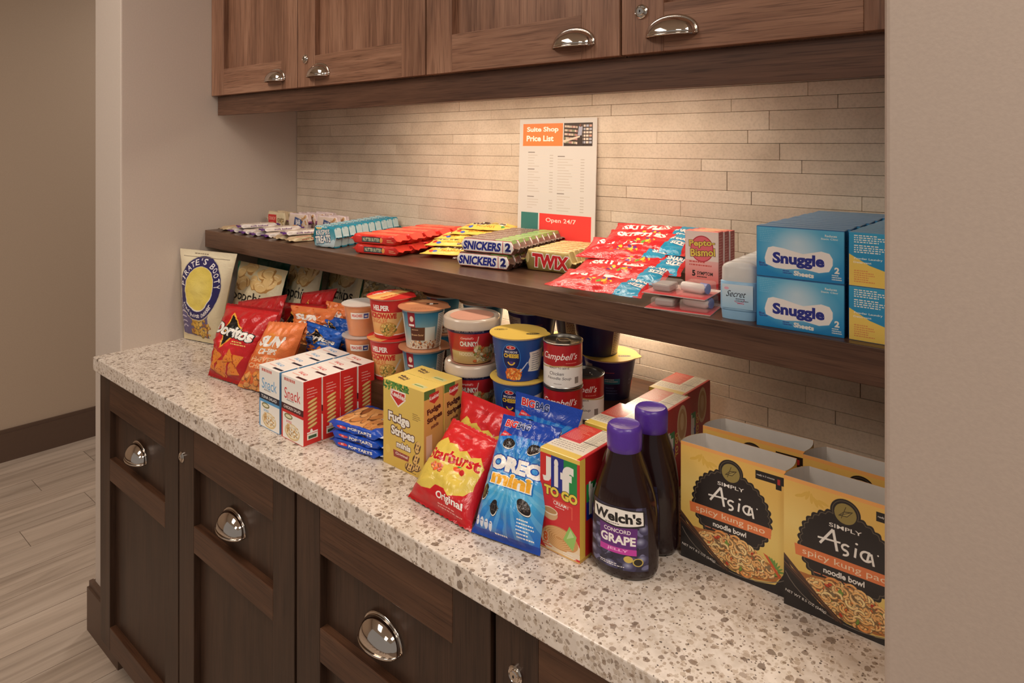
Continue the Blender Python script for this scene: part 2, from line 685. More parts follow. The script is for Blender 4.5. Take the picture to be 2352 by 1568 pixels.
# ---------------------------------------------------------------- cabinets
def cup_pull(parent, x, z, y, a=.047, h=.036, d=.026):
    m = MB()
    m.grid(lambda u, v: (x + a * math.cos(math.pi * u), y - .001 - d * math.sin(math.pi * u) ** .8 * math.cos(v * math.pi / 2),
                         z + h * math.sin(math.pi * u) ** .8 * math.sin(v * math.pi / 2)), 28, 10, flip=True)
    # flange round the arch
    m.grid(lambda u, v: (x + (a + .004 * v) * math.cos(math.pi * u), y - .0025 + .0015 * v, z + (h + .005 * v) * math.sin(math.pi * u) ** .8), 28, 2, flip=False)
    # lip along the mouth
    m.grid(lambda u, v: (x + (a + .0006) * math.cos(math.pi * u), y - .001 - (d + .0012) * math.sin(math.pi * u) ** .8, z - .0022 + .0034 * v), 28, 1)
    o = m.build('handle', M_chrome, parent, smooth=True, solid=.0016)
    o['label'] = 'polished nickel cup pull'
    return o


def cam_lock(parent, x, z, y, r=.0125):
    m = MB()
    m.lathe([(r, 0), (r, .003), (r * .86, .0045), (r * .74, .003), (r * .62, .003), (r * .60, .006), (r * .50, .0068)], 28)
    m.disc(r * .50, .0068, 28)
    # key slot
    for k in (0, 1):
        w_, l_ = (.0011, .0042) if k == 0 else (.0022, .0022)
        m.box(-w_ / 2, w_ / 2, -l_ / 2, l_ / 2, .0066, .0071, (1,) * 6)
    o = m.build('lock', [M_chrome, M_dark], parent, smooth=True, weld=False)
    o.rotation_euler = (R(90), 0, 0)
    o.location = (x, y, z)
    o['label'] = 'round nickel cam lock'
    return o


def door(cab, x0, x1, z0, z1, yf, rails, sw, mv, mh, th=.024, rec=.0155, mp=None):
    """frame and panel door: rails = list of (z_low, z_high)"""
    dr = box('door', x0 + sw * .6, x1 - sw * .6, yf + rec, yf + th, z0 + .01, z1 - .01, mp or mv, cab)
    box('stile', x0, x0 + sw, yf, yf + th - .001, z0, z1, mv, dr, bevel=.0012)
    box('stile', x1 - sw, x1, yf, yf + th - .001, z0, z1, mv, dr, bevel=.0012)
    for a, b in rails:
        box('rail', x0 + sw, x1 - sw, yf, yf + th - .001, a, b, mh, dr, bevel=.0012)
    return dr


base_edges = [(.002, .515), (.521, 1.022), (1.030, 1.530), (1.540, 2.018)]
bl = ['dark walnut base cabinet at the far left end, beside the stub wall',
      'dark walnut base cabinet second from the left, small lock at its top corner',
      'dark walnut base cabinet, third from the left, whose large nickel pull shows nearest',
      'dark walnut base cabinet at the right end, only its top corner and lock showing']
for i, (a, b) in enumerate(base_edges):
    c = empty('base_cabinet', bl[i], 'cabinet', 'base cabinets under the counter')
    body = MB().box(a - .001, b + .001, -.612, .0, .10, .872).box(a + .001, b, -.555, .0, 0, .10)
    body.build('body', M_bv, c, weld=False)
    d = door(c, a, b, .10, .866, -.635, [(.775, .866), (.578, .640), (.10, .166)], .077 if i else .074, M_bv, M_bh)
    if i < 3:
        cup_pull(d, (a + b) / 2 - .005, .690, -.624, .048, .040, .030)
    if i in (1, 3):
        cam_lock(d, (.540, 1.5785)[i == 3], (.783, .794)[i == 3], -.635, .0125)

up_edges = [(.002, .5055), (.509, 1.029), (1.034, 1.540), (1.545, 2.018)]
ul = ['walnut wall cabinet at the far left, its cup pull at the lower right',
      'walnut wall cabinet second from the left, with a small lock above its cup pull',
      'walnut wall cabinet third from the left, above the price list',
      'walnut wall cabinet at the right end, with the nearest lock and cup pull']
for i, (a, b) in enumerate(up_edges):
    c = empty('wall_cabinet', ul[i], 'cabinet', 'wall cabinets above the tiles')
    box('body', a - .001, b + .001, -.288, .0055, 1.672, 2.45, M_wv, c)
    d = door(c, a, b, 1.678, 2.44, -.31, [(1.678, 1.760), (2.36, 2.44)], .082, M_wv, M_wh)
    hx = [.397, .612, 1.441, 1.642][i]
    cup_pull(d, hx, 1.703, -.31, .044, .030, .024)
    if i in (1, 3):
        cam_lock(d, (.5485, 1.585)[i == 3], (1.7535, 1.750)[i == 3], -.31, .0125)
tag(box('light_valance', .008, 2.018, -.292, -.272, 1.616, 1.676, M_vl, bevel=.001),
    'long walnut valance board running under the wall cabinets', 'valance')
vl = empty('cabinet_lamp', 'slim lamp bar fixed under the wall cabinets behind the valance', 'lamp')
M_glow = plain('lamp_diffuser', (255, 236, 205), .5, emit=((1, .80, .56, 1), 6))
M_white = plain('white_plastic', (235, 230, 222), .45)
box('housing', .63, 1.63, -.23, -.17, 1.660, 1.671, M_white, vl, bevel=.002)
box('diffuser', .64, 1.62, -.22, -.18, 1.657, 1.6598, M_glow, vl)
tag(box('display_shelf', .002, 2.018, -.331, -.0025, 1.194, 1.247, M_sh, bevel=.0012),
    'thick walnut wall shelf above the counter, carrying the sweets and small boxes', 'shelf')
vl = empty('shelf_lamp', 'slim lamp bar fixed to the underside of the walnut shelf', 'lamp')
box('housing', .91, 1.49, -.085, -.025, 1.185, 1.1938, M_white, vl, bevel=.002)
box('diffuser', .92, 1.48, -.075, -.035, 1.182, 1.1848, M_glow, vl)
tag(box('countertop', -.004, 2.018, -.652, -.002, .874, .914, M_quartz, bevel=.003, seg=3),
    'cream speckled quartz countertop with brown flecks, under all the snacks', 'countertop')
tag(box('display_riser', .602, 1.475, -.418, -.02, .9143, 1.004, M_bh, bevel=.001),
    'dark wooden riser block on the counter, lifting the cups and cans', 'riser')
# ceiling panels that light the room
M_panel = plain('ceiling_panel', (255, 245, 230), .6, emit=((1, .86, .7, 1), 5))
for i, (x, y) in enumerate([(2.95, -1.15), (.35, -1.85), (1.9, -3.0)]):
    t = empty('ceiling_light', 'square recessed ceiling light panel ' + ['nearest the right wall', 'over the floor at the left', 'furthest out in the room'][i], 'light', 'ceiling light panels')
    box('frame', x - .32, x + .32, y - .62, y + .62, 2.675, 2.6995, M_white, t)
    box('diffuser', x - .30, x + .30, y - .60, y + .60, 2.668, 2.6745, M_panel, t)

# ---------------------------------------------------------------- shapes of packages
WH, BK = (245, 240, 232), (22, 18, 18)
M_card = plain('raw_cardboard_grey', (205, 198, 190), .7)
M_redfoil = plain('red_foil', (196, 34, 32), .28)
M_clear = plain('clear_plastic', (238, 226, 214), .10, alpha=.16)
M_frost = plain('frosted_clear_plastic', (236, 232, 226), .25, alpha=.72)


def pouch(name, BL, BR, TL, TR, th, mats, nu=26, nv=34, seal=.05, wr=.004, back=1.0, seed=0, parent=None, pw=.5, low=0., teeth=0):
    """filled film bag between four corners; th: half thickness; low: shifts the fill to the bottom"""
    BL, BR, TL, TR = map(Vector, (BL, BR, TL, TR))
    nrm = (BR - BL).cross(TL - BL).normalized()

    def f(u, v, side):
        p = (BL * (1 - u) + BR * u) * (1 - v) + (TL * (1 - u) + TR * u) * v
        vv = min(1, max(0, (v - seal) / (1 - 2 * seal)))
        if low:
            vv = vv ** (1 - low)
        gu = max(0, 1 - (2 * u - 1) ** 4) ** .62
        gv = max(0, math.sin(math.pi * vv)) ** pw
        inset = (u - .5) * (-.07) * gv
        p = p + (BR - BL) * inset
        q = Vector((u * 5 + seed * 3.1, v * 7, seed * 1.7))
        e = min(1, 6 * min(u, 1 - u) + .12)
        wv = (noise.noise(q) * .9 + noise.noise(q * 2.3) * .8 + .5 * noise.noise(q * 4.7)) * wr * e
        # radiating creases near the seals
        cr = math.sin(u * 34 + seed + 2.2 * noise.noise(q)) * wr * .30 * (math.exp(-((vv) / .12) ** 2) + math.exp(-((1 - vv) / .12) ** 2))
        h = th * gu * gv
        if 0 < vv < 1:
            h += wv * min(1, gv * 1.5) + cr
        if teeth and (v == 0 or v == 1):
            p = p + (TL - BL).normalized() * (.0012 if int(round(u * nu)) % 2 else -.0006)
        if vv in (0, 1):
            h = 0.0002 + wv * .3
        if side > 0:
            return p + nrm * h
        return p - nrm * (h * back if vv not in (0, 1) else .0004 - wv * .3 * back)
    m = MB()
    m.grid(lambda u, v: f(u, v, 1), nu, nv, 0)
    m.grid(lambda u, v: f(u, v, -1), nu, nv, len(mats) - 1, uvf=lambda u, v: (1 - u, v), flip=True)
    return m.build(name, mats, parent, smooth=True, weld=False, ang=70)


def flow(name, L, W, H, mats, fin=.009, n=14, parent=None, seed=0, lumpy=0.):
    """flow-wrapped bar: length along x, front face -y, origin at the middle of its base; v .0-.5 front, .5-1 top"""
    m = MB()
    pr = []
    K = 20
    for k in range(K):
        t = 2 * math.pi * k / K - math.pi * .75
        c, s_ = math.cos(t), math.sin(t)
        pr.append((math.copysign(abs(c) ** .35, c), math.copysign(abs(s_) ** .35, s_)))

    def ring(x, k):
        sx = abs(x) / (L / 2)
        body = (L / 2 - fin) / (L / 2)
        if sx > body:
            sq = .05 + .0 * sx
            e = 0
        else:
            e = max(0, (sx - body + .10) / .10)
            sq = max(.06, (1 - e ** 2.2) ** .5) if e > 0 else 1
        out = []
        for j, (a, b) in enumerate(pr):
            wob = 1 + lumpy * noise.noise(Vector((x * 60, j * .6, seed)))
            y = a * W / 2 * (1 if sq == 1 else .92 + .08 * sq) * wob
            z = H / 2 + b * H / 2 * sq * wob
            if sq < .1:
                z = H / 2 + b * .0006 + (.0016 * math.sin(a * 9 + seed) if sx > body else 0)
            out.append((x, y, max(0, z)))
        return out
    xs = [-L / 2, -L / 2 + fin * .5, -L / 2 + fin] + [-L / 2 + fin + (L - 2 * fin) * (i / n) for i in range(1, n)] + [L / 2 - fin, L / 2 - fin * .5, L / 2]
    rows = [ring(x, i) for i, x in enumerate(xs)]
    base = len(m.v)
    for r_ in rows:
        m.v += r_

    def uv(i, j):
        a, b = pr[j % K]
        u = (xs[i] + L / 2) / L
        if abs(a) > abs(b) or (a < 0 and b < .99 and b > -.99 and False):
            v = .25 + .25 * b if a < 0 else .25 + .25 * b
        else:
            v = .75 + .25 * a if b > 0 else .02
        return (u, min(.999, max(.001, v)))
    for i in range(len(rows) - 1):
        for j in range(K):
            j2 = (j + 1) % K
            a0, b0 = pr[j]
            a1, b1 = pr[j2]
            ma, mb_ = (a0 + a1) / 2, (b0 + b1) / 2
            if ma < 0 and abs(ma) >= abs(mb_) - 1e-6:   # front
                fv = lambda a, b: .25 + .245 * b
            elif mb_ > 0 and abs(mb_) >= abs(ma):
                fv = lambda a, b: .75 + .245 * a
            elif ma > 0 and abs(ma) >= abs(mb_):
                fv = lambda a, b: .97
            else:
                fv = lambda a, b: .97
            u0, u1 = (xs[i] + L / 2) / L, (xs[i + 1] + L / 2) / L
            m.f.append((base + i * K + j, base + i * K + j2, base + (i + 1) * K + j2, base + (i + 1) * K + j)[::-1])
            m.u.append([(u0, fv(a0, b0)), (u0, fv(a1, b1)), (u1, fv(a1, b1)), (u1, fv(a0, b0))][::-1])
            m.m.append(0)
    return m.build(name, mats, parent, smooth=True, weld=False, ang=60)


def carton(name, x0, x1, y0, y1, z0, z1, mats, mi, label=None, cat='box', group=None, rz=0, bevel=.0008):
    cx, cy = (x0 + x1) / 2, (y0 + y1) / 2
    hx, hy = (x1 - x0) / 2, (y1 - y0) / 2
    o = MB().box(-hx, hx, -hy, hy, 0, z1 - z0, mi).build(name, mats, bevel=bevel, weld=False, seg=1)
    o.location = (cx, cy, z0)
    o.rotation_euler = (0, 0, rz)
    return tag(o, label, cat, group)


def seat(root, x, y, z, rz=0):
    root.location = (x, y, z)
    root.rotation_euler = (0, 0, rz)
    return root


ZC, ZR, ZS = .914, 1.004, 1.247

# ================================================================ the counter, left to right
# ---- puffed-corn bag in the corner (its mascot is left out)
c = Cv(256, 400, (226, 212, 178))
c.vg(0, 0, 256, 400, (214, 198, 160), (232, 220, 190))
c.poly([(10, 30), (190, 20), (200, 190), (10, 190)], (98, 88, 128))
for q in range(5):
    c.arc(38, 150 - q * 22, 20, 9, 20, 200, 6, (200, 190, 205))
c.food((70, 28, 200, 130, lambda x, y: y < 135 - abs(x - 140) * .9), [(214, 168, 66), (226, 186, 90), (196, 146, 50), (170, 100, 40)], 80, 9, 17, 3)
c.ell(126, 240, 112, 142, (210, 200, 170)).ell(126, 240, 108, 138, (38, 32, 92)).ell(126, 238, 76, 98, (232, 226, 214)).ell(126, 240, 73, 94, (226, 202, 92))
c.rg(126, 238, 70, 90, (236, 220, 140), 1, .6)
c.arct("PIRATE'S BOOTY", 126, 240, 92, 117, 172, 8, 25, WH, .02)
c.arct("Aged White Cheddar", 126, 238, 92, 118, 214, 326, 17, WH, .02, inner=True)
c.line(20, 372, 236, 372, 2, (120, 104, 80)).fine(70, 384, 100, 1, 8, (120, 104, 80))
m = pm('puffed_corn_bag_print', c, .38, crinkle=.25)
t = pouch('snack_bag', (.014, -.402, ZC + .003), (.168, -.366, ZC + .003), (.008, -.412, 1.198), at_y(545, 583, -.350), .026, [m, plain('cream_film', (222, 208, 174), .4)], seal=.05, wr=.004, seed=2, pw=.6)
tag(t, 'cream puffed-corn bag with navy oval badge, standing in the left corner', 'bag')

# ---- popped chip bags along the wall
c = Cv(256, 340, (222, 212, 192))
c.vg(0, 0, 256, 340, (216, 206, 186), (206, 190, 150))
r_ = random.Random(5)
for _ in range(16):
    x, y = r_.uniform(40, 226), r_.uniform(245, 325)
    c.ell(x + 2, y - 3, 30, 20, (176, 128, 66), r_.uniform(0, 180)).ell(x, y, 29, 19, (226, 190, 128), r_.uniform(0, 180)).arc(x, y, 18, 11, 30, 170, 3, (240, 214, 164))
c.text('popchips', 128, 196, 218, 52, (30, 26, 24), .012)
c.fine(60, 150, 130, 3, 11, (110, 96, 80)).rect(0, 0, 12, 340, (26, 120, 92)).rect(0, 0, 256, 40, (26, 120, 92))
mpop = pm('popped_chips_print', c, .42, crinkle=.3)
M_green = plain('green_film', (20, 96, 72), .35)
for i, (bl, br, tl, tr, lb) in enumerate([
        ((.165, -.335, ZC + .005), (.385, -.325, ZC + .005), at_y(548, 598, -.265), at_y(662, 622, -.255), 'cream popped potato chip bag with green edges, beside the navy oval bag'),
        ((.285, -.245, ZC + .005), (.455, -.240, ZC + .005), (.285, -.190, 1.184), (.452, -.182, 1.186), 'shaded popped chip bag under the shelf, second of the three cream ones'),
        ((.375, -.170, ZC + .005), (.545, -.165, ZC + .005), (.395, -.115, 1.184), (.555, -.108, 1.186), 'shaded popped chip bag under the shelf, rightmost of the three cream ones')]):
    tag(pouch('snack_bag', bl, br, tl, tr, .024, [mpop, M_green], seed=i + 11, wr=.006), lb, 'bag', 'cream popped chip bags under the shelf')
t = pouch('snack_bag', (.08, -.232, ZC + .004), (.25, -.212, ZC + .004), (.075, -.185, 1.187), (.255, -.17, 1.189), .014, [M_green, M_green], seed=21, wr=.006)
tag(t, 'plain green bag edge showing behind the cream popped chip bag', 'bag')
c = Cv(200, 260, (206, 190, 150))
c.rect(0, 60, 200, 130, (60, 74, 130)).food((0, 130, 200, 250), [(226, 200, 140), (200, 170, 110), (236, 220, 180)], 90, 8, 20, 8).text('chips', 100, 95, 150, 36, WH, .02)
mm_ = pm('cream_blue_bag_print', c, .35, crinkle=.4)
for i, (x0, x1, y0, lb) in enumerate([(.62, .79, -.16, 'crumpled cream and blue chip bag under the shelf, behind the blue corn chips'), (.80, .95, -.14, 'crumpled pale chip bag under the shelf, behind the orange fruit cups')]):
    t = pouch('snack_bag', (x0, y0 - .05, ZR + .003), (x1, y0 - .04, ZR + .003), (x0 + .005, y0, 1.175), (x1 - .01, y0 + .012, 1.168), .026, [mm_, mm_], seed=i + 31, wr=.010)
    tag(t, lb, 'bag', 'crumpled chip bags under the shelf')


def corn_chip_art(bg, bg2, nm='Doritos', sub='nacho'):
    c = Cv(300, 400, bg)
    c.vg(0, 0, 300, 400, bg2, bg)
    c.rg(150, 180, 190, 120, tuple(min(255, v * 1.5 + 20) for v in bg), 1.2, .55)
    r_ = random.Random(3)
    for x, y, a, q in [(76, 112, 50, 10), (136, 70, 56, 40), (206, 64, 52, -20), (100, 44, 44, 80), (172, 118, 44, 100), (232, 116, 40, 30), (48, 60, 34, 60)]:
        P = [(x + a * math.cos(R(q + k * 120)), y + a * math.sin(R(q + k * 120))) for k in range(3)]
        c.poly([(p - 2, v - 4) for p, v in P], (150, 72, 20)).poly(P, (222, 132, 48))
        c.food((x - a * .4, y - a * .4, x + a * .4, y + a * .4), [(236, 156, 70), (190, 92, 34), (206, 60, 30)], 14, 2, 4, int(x))
    c.poly([(92, 352), (200, 262), (96, 150)], (238, 170, 60)).poly([(98, 338), (188, 262), (102, 168)], BK)
    c.text(nm, 146, 250, 262, 62, WH, .045, ol=(BK, .045), rot=-6)
    c.fine(170, 196, 100, 2, 12, (240, 210, 120), 6)
    c.rect(0, 0, 300, 12, tuple(v * .8 for v in bg)).rect(0, 388, 300, 400, tuple(v * .8 for v in bg))
    return c


mdr = pm('red_corn_chip_print', corn_chip_art((196, 30, 34), (168, 20, 24)), .26, crinkle=.3)
M_rb = plain('red_film_back', (170, 24, 26), .3)
tag(pouch('snack_bag', at_z(478, 862, ZC + .004), at_z(562, 888, ZC + .004), at_y(521, 696, -.445), at_y(645, 712, -.405), .034, [mdr, M_rb], seed=3, wr=.007, seal=.06, teeth=1),
    'large red corn chip bag leaning forward at the left, white lettering on black triangle', 'bag', 'red corn chip bags')
for i, (bl, br, tl, tr, lb) in enumerate([
        ((.335, -.420, ZC + .006), (.520, -.400, ZC + .006), at_y(548, 692, -.355), at_y(660, 676, -.335), 'red corn chip bag directly behind the large front one, only its top seal showing'),
        ((.405, -.340, ZC + .004), (.552, -.334, ZC + .004), at_y(652, 694, -.312), at_y(752, 700, -.304), 'red corn chip bag behind the orange multigrain bags'),
        ((.425, -.292, ZC + .004), (.552, -.288, ZC + .004), at_y(696, 672, -.262), at_y(775, 662, -.250), 'red corn chip bag furthest back, beside the black gap under the shelf')]):
    tag(pouch('snack_bag', bl, br, tl, tr, .018, [mdr, M_rb], seed=i + 41, wr=.008), lb, 'bag', 'red corn chip bags')

c = Cv(260, 340, (226, 104, 44))
c.vg(0, 0, 260, 340, (222, 96, 36), (236, 132, 74)).rg(130, 230, 110, 80, (246, 176, 110), 1, .8)
c.food((0, 0, 240, 96, lambda x, y: y < 96 - abs(x - 110) * .3), [(232, 150, 70), (214, 120, 46), (240, 172, 96)], 60, 14, 28, 6)
c.ell(92, 248, 44, 38, (240, 150, 60)).text('SUN', 118, 246, 150, 54, WH, .06, ol=((220, 90, 30), .03), shear=.2)
c.text('CHIPS', 128, 198, 112, 28, WH, .04).text('HARVEST', 124, 158, 150, 26, (246, 196, 150), .03).text('CHEDDAR', 124, 126, 150, 24, (246, 196, 150), .03)
mor = pm('orange_multigrain_print', c, .3, crinkle=.3)
M_ob = plain('orange_film_back', (214, 96, 40), .35)
tag(pouch('snack_bag', at_z(545, 887, ZC + .004), at_z(648, 912, ZC + .004), at_y(618, 738, -.455), at_y(706, 742, -.430), .026, [mor, M_ob], seed=6, wr=.008, teeth=1),
    'orange multigrain chip bag at the front, beside the large red corn chip bag', 'bag', 'orange multigrain chip bags')
for i, (bl, br, tl, tr, lb) in enumerate([
        ((.606, -.368, ZR + .002), (.690, -.360, ZR + .002), at_y(668, 700, -.350), at_y(776, 712, -.338), 'orange multigrain chip bag right behind the front orange one'),
        ((.632, -.308, ZR + .002), (.735, -.302, ZR + .002), at_y(750, 690, -.290), at_y(812, 702, -.282), 'orange multigrain chip bag at the back, above the blue corn chip bags')]):
    tag(pouch('snack_bag', bl, br, tl, tr, .015, [mor, M_ob], seed=i + 51, wr=.009), lb, 'bag', 'orange multigrain chip bags')
mbl = pm('blue_corn_chip_print', corn_chip_art((22, 92, 190), (16, 60, 150)), .26, crinkle=.35)
M_bb = plain('blue_film_back', (18, 62, 150), .3)
for i, (bl, br, tl, tr, lb) in enumerate([
        ((.690, -.398, ZR + .002), (.806, -.394, ZR + .002), at_y(704, 736, -.388), at_y(793, 763, -.384), 'blue corn chip bag behind the white topped cracker boxes'),
        ((.730, -.362, ZR + .002), (.812, -.355, ZR + .002), at_y(738, 722, -.345), at_y(806, 735, -.335), 'blue corn chip bag behind, next to the clear fruit cups')]):
    tag(pouch('snack_bag', bl, br, tl, tr, .014 if i == 0 else .013, [mbl, M_bb], seed=i + 61, wr=.008), lb, 'bag', 'blue corn chip bags')

# ---- salad and cracker kits: two columns of four
def kit_art(main, dark, word):
    c = Cv(180, 270, WH)
    c.fine(24, 248, 140, 1, 14, (214, 120, 110), 12)
    c.text('Snack', 92, 196, 132, 46, main, .0)
    c.fine(46, 166, 90, 1, 8, (150, 140, 140), 5).rect(0, 124, 180, 150, dark).text(word, 90, 137, 140, 13, WH, .02)
    c.rect(0, 112, 180, 124, main).rect(0, 0, 12, 112, main)
    c.ell(60, 100, 34, 12, (120, 116, 60)).ell(60, 100, 26, 7, (232, 224, 190)).text('ON THE GO', 64, 78, 44, 10, main, .02)
    c.ell(92, 40, 62, 34, (222, 196, 140)).ell(92, 42, 54, 28, (244, 230, 200))
    c.food((48, 26, 138, 66), [(244, 224, 180), (226, 180, 110), (210, 160, 90), (250, 240, 220)], 60, 5, 10, 4)
    c.rect(0, 0, 180, 4, main)
    s = Cv(140, 270, main)
    s.fine(30, 232, 80, 4, 12, (238, 190, 180), 4)
    for k in range(7):
        s.ell(70, 178 - k * 17, 36, 6, (170, 120, 60), 10).ell(70, 181 - k * 17, 36, 5, (232, 200, 130), 10)
    s.ell(62, 56, 10, 9, WH).rect(30, 48, 110, 54, WH).rect(30, 22, 110, 46, (236, 230, 214)).rect(40, 26, 100, 38, (60, 90, 60))
    t = Cv(180, 90, (246, 238, 230))
    t.text('SALAD', 80, 60, 70, 18, main, .02, rot=-8).fine(30, 34, 90, 1, 8, (230, 150, 130), 6).rect(96, 12, 176, 26, dark)
    return c, s, t


M_boxw = plain('white_carton', (240, 234, 226), .5)
for k, (mn, dk, wd, cn, x0, x1) in enumerate([((88, 158, 208), (30, 34, 50), 'TUNA SALAD', 'blue', .803, .884), ((208, 44, 40), (70, 22, 26), 'CHICKEN SALAD', 'red', .893, .974)]):
    f, s, tt = kit_art(mn, dk, wd)
    mats = [pm(cn + '_kit_front', f, .4), pm(cn + '_kit_side', s, .4), pm(cn + '_kit_top', tt, .4), M_boxw]
    first = None
    for j in range(4):
        y0 = -.586 + j * .0445
        lb = '%s sided salad and cracker kit box, %s in its column' % (cn, ORD[j])
        jit = [.0, .0012, -.001, .0006][j]
        if first is None:
            first = carton('cracker_box', x0, x1, y0, y0 + .0435, ZC, ZC + .131, mats, (0, 1, 3, 1, 2, 3), lb, 'box', cn + ' cracker kit boxes')
        else:
            d = dup(first, (first.location.x + jit, y0 + .02175, ZC), 0, lb)

# ---- three toaster pastry packs
c = Cv(300, 200, (24, 76, 186))
c.ell(84, 50, 26, 16, (226, 60, 60)).text("K", 84, 50, 16, 16, WH, .03).text('POP·TARTS', 182, 50, 130, 34, WH, .04, ol=((20, 40, 120), .03))
c.poly([(20, 100), (200, 100), (260, 125), (250, 170), (170, 190), (60, 185), (14, 150)], (216, 158, 96)).food((40, 110, 240, 175), [(232, 180, 120), (204, 140, 80), (150, 90, 50)], 26, 10, 24, 5)
c.text('POP', 238, 172, 80, 34, WH, .04, ol=((20, 40, 120), .03)).rect(288, 0, 300, 100, (226, 226, 232))
mpt = pm('blue_pastry_print', c, .28, crinkle=.25)
for j in range(3):
    t = flow('toaster_pastry_pack', .148, .100, .0172, [mpt], fin=.009, seed=j, lumpy=.12)
    seat(t, 1.0635 + [0, .002, -.001][j], -.484, ZC + .0003 + j * .0174, R([8, 9, 8][j]))
    tag(t, 'blue toaster pastry pack, %s of the stack of three' % ['bottom', 'middle', 'top'][j], 'packet', 'stacked blue pastry packs')

# ---- fudge cookie boxes (the printed elf mascot is left out)
c = Cv(240, 330, (222, 190, 92))
c.vg(0, 0, 240, 330, (214, 178, 76), (228, 198, 104))
r_ = random.Random(2)
for _ in range(60):
    x = r_.uniform(0, 150)
    y = 330 - r_.uniform(0, 34 - x * .05)
    c.ell(x, y, 9, 3.4, r_.choice([(66, 130, 60), (40, 100, 50), (96, 150, 70)]), r_.uniform(0, 180))
c.poly([(46, 300), (136, 300), (136, 270), (92, 236), (46, 272)], WH).poly([(52, 294), (130, 294), (130, 272), (92, 243), (52, 274)], (200, 46, 46))
c.text('Keebler', 92, 282, 88, 22, WH, .03, ol=((190, 30, 40), .03), rot=-6)
c.fine(176, 232, 46, 4, 7, (120, 90, 40), 2.4)
c.text('Fudge', 96, 188, 126, 46, WH, .045, ol=((72, 36, 22), .07)).text('Stripes', 118, 138, 136, 44, WH, .045, ol=((72, 36, 22), .07))
c.text('minis', 124, 94, 82, 24, WH, .045, ol=((72, 36, 22), .06))
c.poly([(62, 68), (158, 66), (152, 44), (66, 42)], (150, 56, 50)).text('Original', 112, 56, 72, 14, WH, .02)


def cookie(c, x, y, a, q):
    c.ell(x, y, a, a * .62, (70, 38, 22), q).ell(x + 1, y + 2, a * .92, a * .54, (226, 186, 112), q)
    for k in (-.5, 0, .5):
        c.line(x + k * a - a * .2, y - a * .35, x + k * a + a * .2, y + a * .45, a * .2, (78, 40, 24))
    c.ell(x, y, a * .24, a * .16, (226, 186, 112), q)


for x, y, a, q in [(204, 112, 26, 70), (196, 66, 26, 50), (200, 36, 24, 20), (160, 26, 28, 10)]:
    cookie(c, x, y, a, q)
c.ell(30, 62, 13, 17, (222, 190, 92)).fine(150, 8, 70, 1, 7, (120, 90, 40), 3)
s = Cv(120, 330, (220, 160, 84))
s.vg(0, 0, 120, 330, (206, 146, 84), (224, 176, 96)).rect(0, 296, 70, 330, (80, 120, 60)).poly([(34, 312), (92, 316), (90, 288), (64, 272), (34, 286)], (196, 50, 46)).text('Keebler', 64, 299, 60, 15, WH, .03, rot=8)
s.text('Fudge', 62, 250, 84, 28, (80, 36, 30), .05, rot=10).text('Stripes', 66, 218, 92, 26, (80, 36, 30), .05, rot=10).text('minis', 66, 190, 46, 14, (110, 50, 40), .04, rot=10)
s.rect(14, 70, 50, 160, (238, 200, 170)).rect(12, 20, 108, 58, (200, 140, 120))
for k in range(16):
    s.rect(16 + k * 5.6, 24, 18.5 + k * 5.6, 54, (70, 30, 40))
tp = Cv(240, 100, (224, 194, 96))
tp.text('Fudge', 60, 62, 62, 20, (60, 30, 24), .04, rot=170).text('minis', 62, 42, 50, 14, (60, 30, 24), .04, rot=170).poly([(140, 24), (214, 18), (216, 44), (150, 50)], (206, 200, 140)).rect(150, 30, 200, 36, (90, 140, 70))
mats = [pm('cookie_box_front', c, .42), pm('cookie_box_side', s, .42), pm('cookie_box_top', tp, .42)]
for j in range(2):
    carton('cookie_box', 1.144, 1.260, -.5195 + j * .050, -.5195 + j * .050 + .0485, ZC, 1.0745, mats, (0, 1, 0, 1, 2, 2),
           ['yellow fudge cookie box at the front, left of the red candy bags', 'yellow fudge cookie box standing behind the front yellow one'][j], 'box', 'yellow fudge cookie boxes')

# ---- red candy bags
c = Cv(300, 420, (206, 32, 40))
c.vg(0, 0, 300, 420, (196, 24, 32), (214, 40, 46))
P = [(18, 70), (70, 60), (110, 70), (128, 96), (176, 98), (210, 76), (262, 108), (284, 150), (288, 262)]
Q = [(262, 300), (230, 276), (196, 296), (160, 280), (128, 306), (96, 292), (60, 318), (24, 276), (10, 200)]
c.poly(P + Q, (224, 196, 86))
c.ell(96, 168, 26, 14, (226, 120, 60)).food((66, 158, 128, 184), [(236, 130, 130), (232, 110, 60), (240, 160, 90)], 26, 6, 13, 3)
c.ell(222, 176, 26, 15, (236, 210, 120)).ell(226, 194, 15, 13, (206, 40, 40)).ell(196, 198, 16, 12, (232, 90, 40)).ell(206, 176, 12, 10, (240, 214, 90)).ell(204, 214, 12, 5, (70, 150, 60), 30)
c.text('Starburst', 150, 238, 262, 58, (200, 28, 36), .035, ol=((240, 214, 110), .03), rot=9, shear=.1)
c.text('Original', 208, 62, 124, 36, WH, .03, ol=((150, 16, 26), .02), rot=0).fine(160, 34, 120, 2, 9, (240, 190, 180), 3)
c.rect(6, 96, 22, 132, (70, 140, 60)).rect(0, 0, 300, 14, (186, 22, 30))
c.ell(150, 366, 24, 12, (190, 28, 36))
mst = pm('red_candy_print', c, .24, crinkle=.2)
bl, br = at_z(937, 1140, ZC + .003), at_z(1081, 1222, ZC + .003)
t = pouch('candy_bag', bl, br + Vector((0, 0, 0)), at_y(1041, 960, -.474), at_y(1158, 1018, -.482), .030, [mst, M_redfoil], seed=8, wr=.005, seal=.05, low=.35, teeth=1)
tag(t, 'red and yellow fruit chew bag leaning back at the counter front, lettering facing out', 'bag', 'red fruit chew bags')
